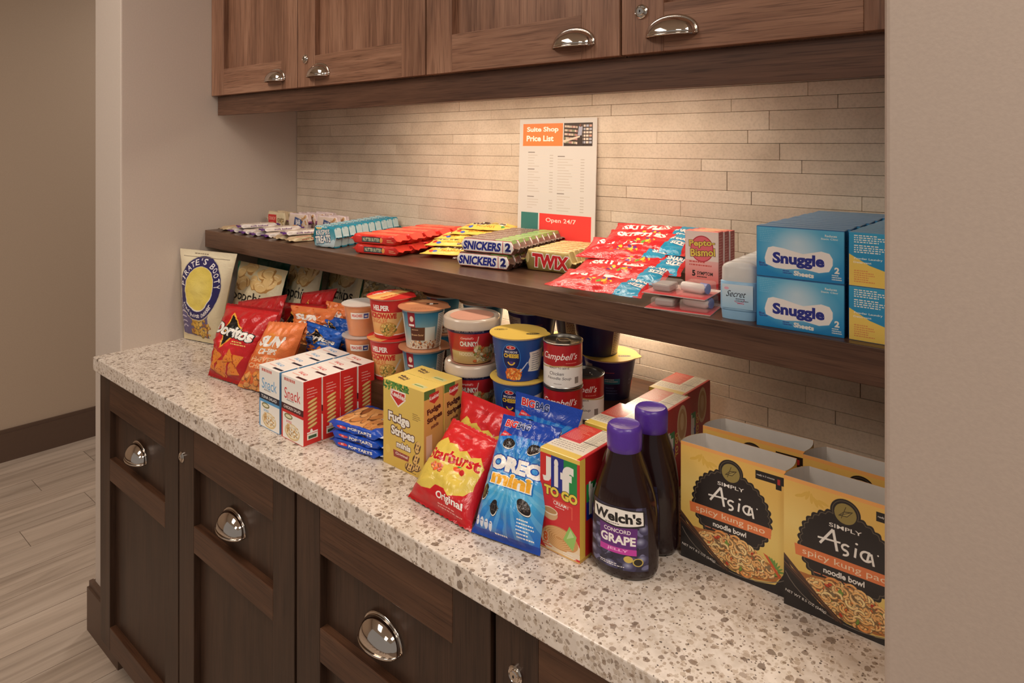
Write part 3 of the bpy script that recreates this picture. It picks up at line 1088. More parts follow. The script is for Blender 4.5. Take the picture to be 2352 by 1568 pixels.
t = pouch('candy_bag', (1.300, -.490, ZC + .003), (1.418, -.490, ZC + .003), at_y(1062, 897, -.432), at_y(1190, 950, -.445), .018, [mst, M_redfoil], seed=9, wr=.005, seal=.09, low=.4)
tag(t, 'red fruit chew bag standing behind the leaning one, plain red top showing', 'bag', 'red fruit chew bags')


# ---- blue mini sandwich cookie bags
def oreo(c, x, y, a, q, tilt=.6):
    c.ell(x + 2, y - 4, a, a * tilt, (20, 14, 12), q).ell(x + 1, y - 2, a * 1.02, a * tilt, (240, 236, 226), q).ell(x, y + 2, a, a * tilt, (34, 26, 24), q)
    for k in range(10):
        t = R(k * 36)
        c.ell(x + a * .7 * math.cos(t), y + 2 + a * .7 * tilt * math.sin(t), a * .1, a * .08, (84, 74, 66))
    c.ell(x, y + 2, a * .4, a * tilt * .4, (84, 74, 66), q).ell(x, y + 2, a * .3, a * tilt * .3, (34, 26, 24), q)


c = Cv(320, 480, (30, 96, 200))
c.vg(0, 0, 320, 170, (28, 90, 190), (70, 170, 220)).vg(0, 170, 320, 400, (90, 180, 226), (24, 110, 206)).rect(0, 400, 320, 480, (26, 66, 168))
for q in range(-70, 80, 14):
    a = R(90 + q)
    c.poly([(160, 250), (160 + 260 * math.cos(a), 250 + 260 * math.sin(a)), (160 + 260 * math.cos(a + .1), 250 + 260 * math.sin(a + .1))], (150, 205, 232), .35)
    c.poly([(160, 250), (160 - 260 * math.cos(a), 250 - 260 * math.sin(a)), (160 - 260 * math.cos(a + .1), 250 - 260 * math.sin(a + .1))], (150, 205, 232), .35)
c.rect(0, 404, 320, 480, (26, 66, 168)).rect(0, 0, 320, 26, (24, 66, 160))
c.text('BIG', 66, 446, 66, 32, (210, 46, 46), .04, ol=(WH, .04)).text('BAG', 136, 446, 66, 32, (30, 50, 110), .04, ol=(WH, .04))
c.poly([(24, 384), (96, 398), (40, 412)], (214, 40, 50)).text('NABISCO', 54, 398, 34, 8, WH, .02)
oreo(c, 92, 362, 34, 0)
oreo(c, 226, 362, 34, 20)
c.text('OREO', 166, 282, 288, 60, WH, .07, ol=((24, 60, 160), .05)).text('mini', 160, 224, 210, 50, (244, 176, 50), .05, ol=[((24, 110, 190), .10), (WH, .05)])
oreo(c, 36, 158, 30, 70)
oreo(c, 104, 110, 28, 80)
oreo(c, 248, 144, 36, -30)
for k in range(4):
    c.ell(26 + k * 24, 52 - k * 3, 10, 18, (220, 226, 236)).fine(18 + k * 24, 52, 16, 1, 6, (40, 60, 130), 3)
c.fine(226, 96, 76, 6, 12, WH, 5).fine(120, 22, 90, 1, 8, WH, 5)
mor2 = pm('blue_cookie_bag_print', c, .2, crinkle=.25)
t = pouch('cookie_bag', at_z(1083, 1221, ZC + .003), at_z(1240, 1277, ZC + .003), at_y(1157, 950, -.486), at_y(1290, 983, -.490), .026, [mor2, M_bb], seed=12, wr=.005, seal=.04, low=.3)
tag(t, 'blue mini sandwich cookie bag at the counter front, between red bag and nut butter box', 'bag', 'blue cookie bags')
t = pouch('cookie_bag', (1.430, -.487, ZC + .003), (1.532, -.487, ZC + .003), at_y(1186, 898, -.452), at_y(1339, 942, -.436), .012, [mor2, M_bb], seed=13, wr=.003, seal=.10, low=.3)
tag(t, 'blue mini sandwich cookie bag standing behind, its big bag header above the front one', 'bag', 'blue cookie bags')

# ---- nut butter cups in tall red boxes
c = Cv(200, 400, (212, 42, 42))
c.rect(0, 382, 200, 400, (232, 200, 90)).rect(58, 244, 122, 382, (30, 44, 140)).rect(122, 244, 188, 382, (30, 140, 70)).rect(0, 244, 14, 382, (212, 42, 42))
c.text('J', 36, 322, 44, 100, WH, .06).text('i', 84, 318, 22, 110, WH, .06).text('f', 138, 306, 66, 110, WH, .06)
c.text('TO GO', 106, 240, 168, 38, (240, 214, 80), .06, ol=((60, 40, 20), .04))
c.text('CREAMY', 110, 200, 80, 15, WH, .02).poly([(66, 214), (166, 208), (166, 158), (160, 158), (160, 202), (66, 208)], (226, 90, 70)).fine(80, 184, 70, 1, 6, WH, 3)
c.ell(52, 150, 40, 26, (214, 170, 120)).ell(52, 160, 40, 15, (240, 220, 190)).ell(52, 161, 34, 11, (190, 140, 84))
c.ell(104, 50, 98, 60, (236, 214, 180)).ell(104, 66, 90, 44, (206, 150, 90))
for k in range(6):
    c.arc(98, 66, 80 - k * 12, 38 - k * 6, 20, 340, 3, (232, 188, 130))
c.poly([(120, 70), (150, 130), (186, 100), (168, 40)], (150, 196, 100)).poly([(136, 76), (156, 118), (174, 96)], (190, 220, 150))
c.ell(196, 26, 60, 10, (236, 220, 196)).text('8', 30, 52, 24, 40, (232, 110, 50), .05, ol=(WH, .03)).fine(16, 26, 50, 2, 9, (226, 90, 40), 5).rect(0, 0, 200, 8, (226, 180, 110)).fine(120, 18, 70, 2, 8, WH, 3)
s = Cv(260, 400, (186, 32, 34))
s.rect(0, 0, 34, 400, (226, 186, 80)).rect(0, 0, 260, 14, (196, 150, 60)).rect(40, 150, 110, 290, (30, 44, 140)).rect(40, 220, 110, 290, (30, 140, 70))
s.text('J', 76, 176, 100, 40, WH, .06, rot=90).text('i', 76, 212, 100, 22, WH, .06, rot=90).text('f', 76, 246, 100, 44, WH, .06, rot=90).text('TO GO', 128, 220, 110, 26, (236, 206, 90), .04, rot=90)
s.ell(176, 300, 44, 88, (226, 196, 150)).ell(176, 300, 34, 70, (200, 146, 92)).ell(176, 310, 16, 40, (226, 190, 140))
tp = Cv(200, 260, (236, 226, 206))
tp.rect(0, 0, 200, 36, (232, 200, 96)).rect(0, 110, 110, 260, (214, 62, 50)).rect(186, 0, 200, 260, (212, 42, 42))
tp.fine(14, 240, 84, 12, 10, (236, 170, 150), 3).fine(120, 236, 60, 14, 11, (80, 70, 64), 3, seed=4).fine(14, 92, 160, 4, 14, (150, 140, 130), 4)
tp.line(110, 250, 186, 250, 3, BK).line(110, 130, 186, 130, 3, BK)
mats = [pm('nut_butter_front', c, .35, coat=.2), pm('nut_butter_side', s, .35, coat=.2), pm('nut_butter_top', tp, .35, coat=.4)]
for j, (x, y) in enumerate([(1.543, -.5385), (1.5397, -.4165), (1.5503, -.3095), (1.5375, -.2025)]):
    t = carton('nut_butter_box', x, x + .073, y, y + (.109 if j else .112), ZC, 1.0642, mats, (0, 1, 0, 1, 2, 2),
               'tall red and yellow nut butter box, %s of the row of four' % ['nearest', 'second', 'third', 'rearmost'][j], 'box', 'red nut butter boxes')

# ---- two squeeze bottles of jelly
c = Cv(260, 340, (46, 40, 64))
c.food((0, 0, 260, 336), [(84, 82, 116), (110, 110, 146), (60, 56, 86), (44, 40, 64)], 90, 16, 27, 9)
for x, y in [(24, 50), (60, 110), (20, 160), (236, 60), (230, 150), (246, 220), (180, 20), (110, 14)]:
    c.ell(x, y, 27, 27, (62, 58, 92)).rg(x - 7, y + 9, 24, 24, (176, 180, 206), 1, .9)
c.poly([(62, 110), (206, 110), (214, 230), (56, 230)], (98, 40, 120)).rect(60, 84, 208, 116, (196, 60, 160))
c.text('CONCORD', 132, 204, 108, 22, WH, .02).text('GRAPE', 134, 158, 142, 48, WH, .04).text('JELLY', 134, 101, 84, 18, (240, 180, 220), .03)
c.poly([(14, 238), (10, 322), (130, 336), (250, 322), (246, 238), (130, 222)], (24, 20, 26)).poly([(20, 246), (17, 316), (130, 329), (243, 316), (240, 246), (130, 230)], WH)
c.text("Welch's", 130, 280, 204, 56, BK, .04).fine(84, 240, 90, 1, 7, (80, 70, 80), 4)
c.ell(176, 62, 18, 18, (206, 180, 90)).ell(214, 50, 22, 22, (200, 176, 86)).ell(214, 50, 17, 17, (40, 34, 20)).fine(60, 24, 110, 2, 10, WH, 4)
M_jelly = plain('dark_grape_jelly', (34, 16, 18), .2, coat=.25, spec=.4)
M_cap = plain('purple_cap', (84, 50, 150), .3, bump=.3, bscale=120)
mw = pm('grape_label_print', c, .35)


def bottle(label):
    root = empty('jelly_bottle', label, 'bottle', 'grape jelly bottles')
    prof = [(.0, 0), (.040, .0), (.0465, .004), (.049, .012), (.0495, .030), (.0490, .060), (.0480, .085), (.0455, .104), (.040, .124), (.033, .144), (.0275, .158), (.0245, .168), (.0235, .178)]

    def sy(z):   # flat at the bottom, round at the neck
        t = min(1, max(0, (z - .06) / .11))
        return .70 + .30 * t * t * (3 - 2 * t)
    m = MB()
    n = 48
    m.grid(lambda u, v: (lambda r, z: (r * math.cos(2 * math.pi * u), r * sy(z) * math.sin(2 * math.pi * u), z))(*_ip(prof, v)), n, 44)
    m.build('body', M_jelly, root, smooth=True, ang=60)
    m = MB()
    m.grid(lambda u, v: (lambda a, z: (lambda r: ((r + .0004) * math.sin(a), -(r + .0004) * sy(z) * math.cos(a), z))(_rz(prof, z)))((u - .5) * 1.98, .016 + v * .088), 24, 10)
    m.build('label', mw, root, smooth=True, ang=60)
    m = MB()
    m.lathe([(.0238, .171), (.0248, .172), (.0250, .180), (.0252, .199), (.0240, .204), (.0215, .2062), (.0195, .2052)], 48)
    m.disc(.0195, .2052, 48)
    m.build('cap', M_cap, root, smooth=True, ang=50)
    return root


def _ip(prof, v):
    L = [0]
    for k in range(1, len(prof)):
        L.append(L[-1] + math.dist(prof[k], prof[k - 1]))
    d = v * L[-1]
    for k in range(1, len(prof)):
        if d <= L[k] + 1e-12:
            t = (d - L[k - 1]) / ((L[k] - L[k - 1]) or 1)
            return prof[k - 1][0] + (prof[k][0] - prof[k - 1][0]) * t, prof[k - 1][1] + (prof[k][1] - prof[k - 1][1]) * t
    return prof[-1]


def _rz(prof, z):
    for k in range(1, len(prof)):
        if prof[k][1] >= z and prof[k][1] > prof[k - 1][1]:
            t = (z - prof[k - 1][1]) / (prof[k][1] - prof[k - 1][1])
            return prof[k - 1][0] + (prof[k][0] - prof[k - 1][0]) * t
    return prof[-1][0]


b = bottle('dark grape jelly squeeze bottle in front, its white and purple label showing')
seat(b, 1.667, -.499, ZC, R(12))
b2 = dup(b, (1.6640, -.417, ZC), R(-22), 'dark grape jelly squeeze bottle behind, purple cap beside the front bottle')

# ---- noodle bowl sleeves
c = Cv(440, 500, (228, 196, 104), 2)
c.vg(0, 0, 440, 500, (222, 190, 100), (232, 186, 96)).rg(40, 330, 200, 160, (244, 220, 140), 1, .6).rg(400, 200, 160, 200, (236, 214, 130), 1, .5)
for q in range(7):
    c.ell(60 + 14 * q, 440 + 10 * math.sin(q), 20, 6, (222, 178, 80), 20 + 24 * q)
cx, cy = 220, 300
t = np.linspace(0, 2 * np.pi, 240, endpoint=False)


def scal(r, amp, n, dy=0):
    rr = r + amp * np.abs(np.sin(n * t / 2))
    return np.stack([cx + 1.02 * rr * np.cos(t), cy - 30 + dy + rr * .98 * np.sin(t)], 1)


c.poly(scal(158, 9, 34), (30, 22, 22)).ell(cx, 428, 52, 50, (30, 22, 22))
c.poly(scal(151, 8, 34), (92, 80, 66)).ell(cx, 428, 46, 44, (92, 80, 66)).poly(scal(147, 8, 34), (30, 22, 22)).ell(cx, 428, 43, 41, (30, 22, 22))
c.ell(cx, 424, 38, 38, (150, 132, 72)).poly([(196, 412), (226, 414), (246, 438), (216, 432)], (60, 48, 26)).poly([(200, 414), (226, 417), (240, 434), (216, 429)], (164, 146, 84)).line(198, 412, 242, 437, 2, (60, 48, 26)).line(206, 404, 222, 450, 2, (60, 48, 26))
c.text('SIMPLY', cx, 368, 112, 15, WH, .015)
# brush lettering
for seg in [(132, 286, 178, 352, 9), (178, 352, 192, 276, 10), (124, 306, 204, 312, 7), (292, 276, 300, 314, 8)]:
    c.line(*seg, WH)
c.arc(222, 300, 13, 11, 40, 270, 8, WH).arc(216, 282, 13, 10, -110, 90, 8, WH).line(252, 276, 256, 312, 8, WH).ell(258, 328, 5, 4, WH)
c.arc(290, 294, 18, 17, 30, 330, 8, WH).line(306, 310, 314, 268, 8, WH).ell(328, 312, 3, 3, WH)
c.poly([(44, 210), (382, 210), (386, 252), (40, 252)], (226, 124, 70)).text('spicy kung pao', 214, 230, 290, 30, (246, 220, 190), .0)
c.text('noodle bowl', 214, 190, 140, 22, WH, .03).fine(110, 166, 230, 1, 8, (206, 120, 80), 4)
for k in range(9):
    c.ell(380 + 4 * k, 130 - 5 * k, 24, 4, (110, 150, 70), -20 - k * 18)
# the bowl and noodles
P = [(0, 170)] + [(440 * k / 20, 88 - 74 * math.sin(math.pi * (k / 20) ** .9)) for k in range(1, 21)] + [(440, 110)]
bw = np.array([(x, y) for x, y in [(0, 190), (30, 120), (80, 74), (140, 44), (220, 24), (320, 18), (400, 36), (430, 86), (440, 130), (440, 0), (0, 0)]], float)
c.poly(bw, (34, 30, 30))


def inb(x, y):
    return y < 158 - abs(x - 210) ** 1.6 / 60 and y > 30 + abs(x - 250) ** 1.5 / 38


c.poly([(20, 150), (90, 150), (150, 160), (240, 152), (320, 130), (380, 110), (424, 80), (400, 46), (320, 26), (220, 32), (140, 52), (80, 86), (36, 124)], (176, 110, 56))
c.food((10, 26, 432, 172, inb), [(232, 176, 110), (224, 160, 92), (240, 196, 132), (214, 140, 74)], 520, 12, 22, 11, ring=True)
c.food((40, 36, 410, 146, inb), [(206, 70, 36), (190, 56, 30), (226, 110, 50), (120, 150, 60)], 40, 8, 17, 14)
c.food((40, 36, 410, 146, inb), [(232, 176, 110), (240, 200, 140)], 110, 12, 20, 15, ring=True)
c.poly([(352, 146), (370, 140), (424, 70), (414, 66)], (206, 90, 50))
c.poly([(60, 112), (140, 50), (230, 22), (340, 12), (440, 36), (440, 0), (0, 0), (0, 190)], (34, 30, 30)).arc(250, 190, 260, 176, 200, 318, 3, (120, 110, 100))
c.poly([(0, 172), (0, 150), (206, 10), (214, 20)], (62, 40, 32)).poly([(0, 200), (0, 182), (188, 14), (196, 22)], (80, 54, 40)).line(0, 166, 206, 18, 2, (130, 96, 66))
c.text('NET WT 8.5 OZ (240g)', 80, 44, 150, 13, WH, .01, rot=-10)
c.poly([(322, 470), (440, 470), (440, 436), (322, 436)], (28, 22, 22)).text('ready in 3 minutes', 362, 453, 70, 10, WH, .02)
c.rect(402, 416, 424, 462, (28, 22, 22)).rect(408, 436, 419, 458, (170, 40, 40)).fine(330, 60, 100, 1, 7, (230, 160, 110), 4)
c.vg(0, 485, 440, 500, (238, 170, 96), (238, 170, 96))
mas = pm('noodle_sleeve_print', c, .36, coat=.15)
sd = Cv(60, 200, (222, 180, 100))
sd.fine(10, 150, 40, 8, 12, (120, 90, 60), 4).rect(0, 0, 60, 50, (40, 32, 30))
mas2 = pm('noodle_sleeve_side', sd, .4)


def sleeve(label):
    """open-topped sleeve with bowed ends"""
    root = empty('noodle_box', label, 'box', 'yellow noodle sleeves')
    W, D, H = .151, .048, .170
    out = [(-W / 2, -D / 2), (W / 2, -D / 2)]
    right = [(W / 2 - .010 * (1 - (1 - k / 6) ** 2) * 0 + .0, -D / 2 + D * k / 6) for k in range(1, 6)]
    right = [(W / 2 + .004 * math.sin(math.pi * k / 6), -D / 2 + D * k / 6) for k in range(1, 6)]
    left = [(-W / 2 + .016 * (k / 8) ** 1.8 - .002 * math.sin(math.pi * k / 8), -D / 2 + D * k / 8) for k in range(1, 8)]
    back = [(W / 2, D / 2), (-W / 2 + .018, D / 2)]
    th = .0006
    m = MB()
    m.quad([(-W / 2, -D / 2, 0), (W / 2, -D / 2, 0), (W / 2, -D / 2, H), (-W / 2, -D / 2, H)], 0)
    loop = [(W / 2, -D / 2)] + right + [(W / 2, D / 2)]
    for a, b in zip(loop, loop[1:]):
        m.quad([(a[0], a[1], 0), (b[0], b[1], 0), (b[0], b[1], H), (a[0], a[1], H)], 1)
    m.quad([(W / 2, D / 2, 0), (-W / 2 + .018, D / 2, 0), (-W / 2 + .018, D / 2, H), (W / 2, D / 2, H)], 0)
    loop = [(-W / 2 + .018, D / 2)] + left[::-1] + [(-W / 2, -D / 2)]
    for a, b in zip(loop, loop[1:]):
        m.quad([(a[0], a[1], 0), (b[0], b[1], 0), (b[0], b[1], H), (a[0], a[1], H)], 1)
    m.build('sleeve', [mas, mas2], root, weld=False)
    m = MB()
    q = .0007
    lp = [(-W / 2 + q, -D / 2 + q), (W / 2 - q, -D / 2 + q)] + [(x - q, y) for x, y in right] + [(W / 2 - q, D / 2 - q), (-W / 2 + .018, D / 2 - q)] + [(x + q, y) for x, y in left[::-1]]
    for a, b in zip(lp, lp[1:] + lp[:1]):
        m.quad([(b[0], b[1], .0005), (a[0], a[1], .0005), (a[0], a[1], H), (b[0], b[1], H)])
    m.f.append(tuple(range(len(m.v), len(m.v) + len(lp))))
    m.v += [(x, y, .0006) for x, y in lp]
    m.u.append([(0, 0)] * len(lp))
    m.m.append(0)
    # rim between inside and outside
    o = m.build('lining', M_card, root, weld=False)
    o['label'] = 'bare grey board lining'
    return root


s1 = sleeve('yellow noodle bowl sleeve beside the jelly bottles, front one of the left pair')
seat(s1, 1.7905, -.3955, ZC, R(1.5))
dup(s1, (1.790, -.3205, ZC), R(3), 'yellow noodle bowl sleeve, rear one of the left pair')
dup(s1, (1.9435, -.4045, ZC), R(.5), 'yellow noodle bowl sleeve at the right wall, front one of the right pair')
dup(s1, (1.9425, -.326, ZC), R(0), 'yellow noodle bowl sleeve at the right wall, rear one of the right pair')

# ================================================================ cups and cans on the riser
M_tin = plain('tin_rim', (176, 172, 166), .28, metal=1)
M_tinlid = plain('tin_lid', (168, 166, 160), .35, metal=1)


def cup(name, label, cat, group, rb, rt_, h, mwrap, mlid, rl, lidth=.0012, a_face=-49, shift=0, tab=True, n=48):
    """tapered paper cup with a peel lid; art faces a_face degrees"""
    root = empty(name, label, cat, group)
    m = MB()
    a0 = R(a_face + 180 + shift)
    m.lathe([(rb, .0), (rb, .003), (rt_, h - .0025)], n, 0, a0=a0)
    m.disc(rb, 0.0001, n, 1, up=False)
    m.lathe([(rt_ - .0002, h - .0035), (rt_ + .0016, h - .003), (rt_ + .0016, h - .0008), (rt_ - .001, h - .0006)], n, 1)
    m.build('cup', [mwrap, M_white], root, smooth=True, ang=50, weld=False)
    m = MB()
    k = 60
    out = []
    for j in range(k):
        t = 2 * math.pi * j / k
        r = rl
        if tab:
            d = (math.degrees(t) - (a_face + 68) + 180) % 360 - 180
            r += .009 * max(0, 1 - abs(d) / 17)
        out.append((r * math.cos(t), r * math.sin(t)))
    z = h - .0005
    i = len(m.v)
    m.v += [(x, y, z) for x, y in out] + [(x, y, z + lidth) for x, y in out]
    fr = R(-a_face - 90)
    m.f.append(tuple(range(i + k, i + 2 * k)))
    m.u.append([(.5 + .5 * (x * math.cos(fr) - y * math.sin(fr)) / (rl + .009), .5 + .5 * (x * math.sin(fr) + y * math.cos(fr)) / (rl + .009)) for x, y in out])
    m.m.append(0)
    m.f.append(tuple(range(i + k - 1, i - 1, -1)))
    m.u.append([(0.5, 0.5)] * k)
    m.m.append(0)
    for j in range(k):
        m.f.append((i + j, i + (j + 1) % k, i + k + (j + 1) % k, i + k + j))
        m.u.append([(.5, .02)] * 4)
        m.m.append(0)
    m.build('lid', mlid, root, weld=False)
    return root


def stack(root, n, step, x, y, z, labels, rz=0):
    seat(root, x, y, z, rz)
    for k in range(1, n):
        dup(root, (x + .001 * (-1) ** k, y, z + k * step), rz + R(5 * k), labels[k])


# clear cups of orange fruit
M_peach = plain('orange_fruit', (236, 140, 60), .25, coat=.5, bump=.4, bscale=90)
M_peach2 = plain('darker_orange_fruit', (206, 116, 50), .25, coat=.5, bump=.4, bscale=90)
c = Cv(200, 60, WH)
c.text('PEACHES', 70, 32, 110, 26, (210, 60, 50), .03).rect(140, 8, 190, 52, (60, 80, 160)).rect(150, 20, 180, 34, WH)
mfl = pm('fruit_cup_label', c, .4)
labs = ['clear cup of orange fruit, lower one of its stack beside the blue bag', 'clear cup of orange fruit with a film lid, upper one of its stack']
root = empty('fruit_cup', labs[0], 'cup', 'clear fruit cups')
MB().lathe([(.030, .0002), (.031, .002), (.040, .064), (.0402, .066)], 40).disc(.0402, .066, 40).disc(.030, .0004, 40, up=False).build('fruit', M_peach, root, smooth=True, weld=False, ang=50)
MB().lathe([(.0315, .0), (.0330, .003), (.0425, .0700), (.0480, .0702), (.0480, .0716), (.0425, .0718)], 40).build('cup', M_clear, root, smooth=True, ang=50, weld=False)
MB().disc(.0475, .0725, 40).lathe([(.0475, .0720), (.0475, .0725)], 40).build('lid', M_frost, root, weld=False)
MB().lathe([(.0393, .040), (.0412, .056)], 12, a0=0).build('label', mfl, root, smooth=True)
# keep the sticker to the front arc
lab = root.children[-1] if len(root.children) else None
for ch in [o for o in col.objects if o.parent == root and o.name.startswith('label')]:
    bpy.data.objects.remove(ch)
m = MB()
m.grid(lambda u, v: ((.0396 + .0023 * v) * math.cos(R(-78 + 62 * u)), (.0396 + .0023 * v) * math.sin(R(-78 + 62 * u)), .042 + .015 * v), 10, 1)
m.build('sticker', mfl, root, smooth=True)
seat(root, .867, -.361, ZR + .0003)
dup(root, (.866, -.361, ZR + .0736), R(3), labs[1])

# microwave pasta cups, red and cream
c = Cv(900, 260, (232, 190, 120))
c.vg(0, 0, 900, 180, (230, 150, 80), (236, 206, 140)).rect(0, 176, 900, 260, (202, 40, 42)).rect(0, 0, 900, 22, (196, 40, 40)).rect(0, 22, 900, 30, WH)
c.text('HELPER', 446, 208, 130, 36, WH, .05).text('MICROWAVE', 440, 154, 250, 38, (206, 54, 40), .07).text('SINGLES', 420, 118, 150, 28, (216, 110, 60), .02)
c.ell(500, 64, 74, 50, (206, 150, 80)).food((436, 26, 566, 104, lambda x, y: ((x - 500) / 66) ** 2 + ((y - 66) / 42) ** 2 < 1), [(222, 186, 96), (236, 206, 130), (200, 160, 76), (120, 120, 50)], 90, 7, 13, 3)
c.line(566, 70, 610, 140, 14, (226, 216, 200)).rect(650, 20, 760, 180, (240, 232, 216)).fine(658, 168, 94, 12, 13, (60, 50, 46), 4).rect(120, 30, 250, 180, (236, 214, 160)).fine(130, 160, 100, 10, 12, (120, 60, 40), 4)
l = Cv(200, 200, (206, 44, 42))
l.poly([(-10, 60), (150, 210), (210, 210), (60, -10), (-10, -10)], (240, 170, 100)).poly([(20, 40), (160, 180), (180, 160), (40, 20)], (240, 200, 120))
l.text('HELPER', 70, 140, 90, 16, WH, .03, rot=45).text('SINGLES', 110, 90, 110, 18, (206, 60, 40), .03, rot=45)
labs = ['red and cream microwave pasta cup, lower of the stack', 'red and cream microwave pasta cup with striped red lid, upper of the stack']
root = cup('pasta_cup', labs[0], 'cup', 'microwave pasta cups', .036, .0475, .089, pm('pasta_cup_wrap', c, .35), pm('pasta_cup_lid', l, .3), .0535, shift=-24)
stack(root, 2, .0908, .979, -.366, ZR + .0003, labs)

# oatmeal cups, blue with brown lids
c = Cv(900, 260, (120, 170, 196))
c.vg(0, 0, 900, 260, (226, 212, 190), (30, 110, 150)).rect(0, 248, 900, 260, (200, 210, 214))
c.rect(350, 150, 410, 250, (150, 24, 44)).ell(384, 206, 16, 20, (236, 220, 196)).rect(358, 156, 402, 170, WH)
c.rect(370, 60, 480, 150, (92, 52, 36)).text('Brown Sugar', 424, 96, 96, 16, (236, 200, 150), .02).fine(380, 130, 80, 1, 10, (226, 190, 150), 5).rect(480, 20, 560, 150, (236, 230, 216), .7)
c.food((350, 10, 580, 56), [(206, 150, 100), (236, 214, 180), (150, 90, 60)], 60, 6, 13, 4)
c.rect(580, 16, 700, 236, (232, 226, 214)).fine(588, 224, 104, 17, 12, (60, 54, 50), 4).rect(120, 20, 300, 230, (206, 214, 214)).fine(130, 210, 150, 14, 13, (70, 90, 110), 4)
l = Cv(200, 200, (196, 132, 94))
l.ell(60, 130, 24, 14, (222, 160, 110)).rect(110, 110, 150, 124, BK).rect(120, 106, 132, 128, WH).fine(60, 60, 80, 3, 10, (150, 90, 60), 4).ell(100, 160, 30, 10, (224, 170, 120))
labs = ['blue oatmeal cup with brown lid, lower of the stack', 'blue oatmeal cup with brown lid, upper of the stack']
root = cup('oatmeal_cup', labs[0], 'cup', 'blue oatmeal cups', .0365, .0465, .084, pm('oatmeal_wrap', c, .35), pm('oatmeal_lid', l, .28), .0545, shift=-6)
stack(root, 2, .0857, 1.078, -.357, ZR + .0003, labs)
# same cups further back under the shelf
for k, (x, y) in enumerate([(1.02, -.235), (1.14, -.235)]):
    dup(root, (x, y, ZR + .0003), R(40 * k), 'blue oatmeal cup at the back of the riser, %s of the two' % ['left', 'right'][k])
    dup(root, (x, y, ZR + .0860), R(30 * k), 'upper oatmeal cup at the back of the riser, %s of the two' % ['left', 'right'][k])

# chunky soup bowls
c = Cv(1000, 260, (178, 34, 36))
c.rect(0, 214, 1000, 246, (36, 38, 84)).text('Easy Peel Opening', 470, 230, 190, 17, (206, 200, 214), .01)
c.vg(0, 0, 1000, 96, (196, 160, 96), (206, 190, 140)).rect(0, 90, 1000, 100, (190, 80, 50)).poly([(404, 200), (528, 196), (520, 150), (536, 104), (470, 112), (400, 106)], (200, 40, 44)).poly([(528, 196), (534, 196), (526, 150), (542, 104), (536, 104), (520, 150)], (226, 190, 180))
c.text('Campbell’s', 456, 182, 84, 20, (240, 220, 214), .02, shear=.3).text('CHUNKY', 464, 144, 116, 36, WH, .05, ol=((60, 20, 20), .03)).text('NOODLE', 450, 72, 110, 24, (240, 226, 200), .02)
c.ell(590, 66, 90, 50, (206, 190, 130)).food((510, 20, 680, 120), [(226, 214, 160), (216, 110, 50), (150, 160, 80), (236, 226, 196), (206, 170, 110)], 70, 10, 22, 5)
c.line(640, 100, 690, 190, 6, (190, 140, 130)).rect(760, 10, 880, 208, (150, 30, 32)).fine(770, 190, 100, 14, 13, (226, 200, 190), 4).rect(150, 10, 320, 208, (150, 30, 32)).fine(160, 190, 140, 14, 13, (226, 200, 190), 4)
mck = pm('soup_bowl_wrap', c, .3, coat=.3)
labs = ['red soup bowl with frosted plastic lid, lower of the stack', 'red soup bowl with frosted plastic lid, upper of the stack']
root = empty('soup_bowl', labs[0], 'bowl', 'red microwave soup bowls')
a0 = R(-49 + 180 + 4)
MB().lathe([(.040, 0), (.0415, .002), (.0525, .074)], 56, a0=a0).disc(.040, .0001, 56, up=False).build('bowl', mck, root, smooth=True, weld=False)
m = MB().lathe([(.0535, .068), (.0575, .0682), (.0582, .071), (.0575, .0745), (.0572, .0835), (.0560, .0865), (.0530, .0885), (.0515, .0870), (.0505, .0862)], 56).disc(.0505, .0862, 56, 0)
m.build('lid', plain('frosted_lid', (202, 184, 166), .25, coat=.3, spec=.5), root, smooth=True, ang=45)
m = MB().disc(.0440, .0866, 40)
o = m.build('lid_print', plain('lid_peach_window', (206, 150, 128), .4), root)
seat(root, 1.231, -.362, ZR + .0003)
dup(root, (1.229, -.363, ZR + .0892), R(3), labs[1])

# cheese pasta cups, blue with yellow lids
c = Cv(1000, 260, (24, 66, 150))
c.vg(0, 0, 1000, 260, (22, 58, 140), (36, 84, 150))
c.ell(420, 150, 62, 86, (60, 130, 200)).ell(420, 150, 58, 82, (24, 34, 90)).ell(420, 212, 30, 13, WH).ell(420, 212, 27, 10, (200, 40, 44)).text('K', 420, 212, 14, 12, WH, .02)
c.text('MACARONI', 420, 184, 80, 14, WH, .02).text('CHEESE', 420, 160, 100, 26, (240, 200, 60), .05).arc(420, 130, 24, 26, 200, 340, 9, (240, 196, 70)).ell(420, 118, 16, 8, (80, 50, 130))
c.ell(430, 46, 56, 40, (226, 110, 50)).food((380, 14, 486, 76), [(240, 150, 60), (226, 110, 40), (244, 180, 100)], 60, 8, 14, 4).line(480, 60, 530, 120, 8, (200, 210, 226))
c.poly([(536, 60), (640, 50), (664, 80), (664, 190), (540, 180), (546, 150), (534, 120), (544, 90)], (220, 214, 204)).fine(562, 164, 80, 8, 14, (50, 60, 90), 4)
c.rect(700, 0, 860, 240, (196, 182, 152)).fine(708, 226, 144, 18, 12, (60, 54, 54), 5).rect(120, 10, 300, 236, (34, 80, 150)).fine(130, 216, 150, 12, 16, (200, 214, 236), 4)
l = Cv(200, 200, (226, 190, 84))
l.ell(50, 128, 20, 9, BK).ell(50, 128, 18, 7, (226, 190, 84)).text('PEEL', 50, 128, 24, 8, BK, .02).ell(140, 70, 20, 9, BK).text('PEEL', 140, 70, 24, 8, (226, 190, 84), .02)
meas, mlid2 = pm('cheese_pasta_wrap', c, .35), pm('cheese_pasta_lid', l, .3)
labs = ['blue cheese pasta cup with yellow lid, lower of the front stack', 'blue cheese pasta cup with yellow lid, upper of the front stack']
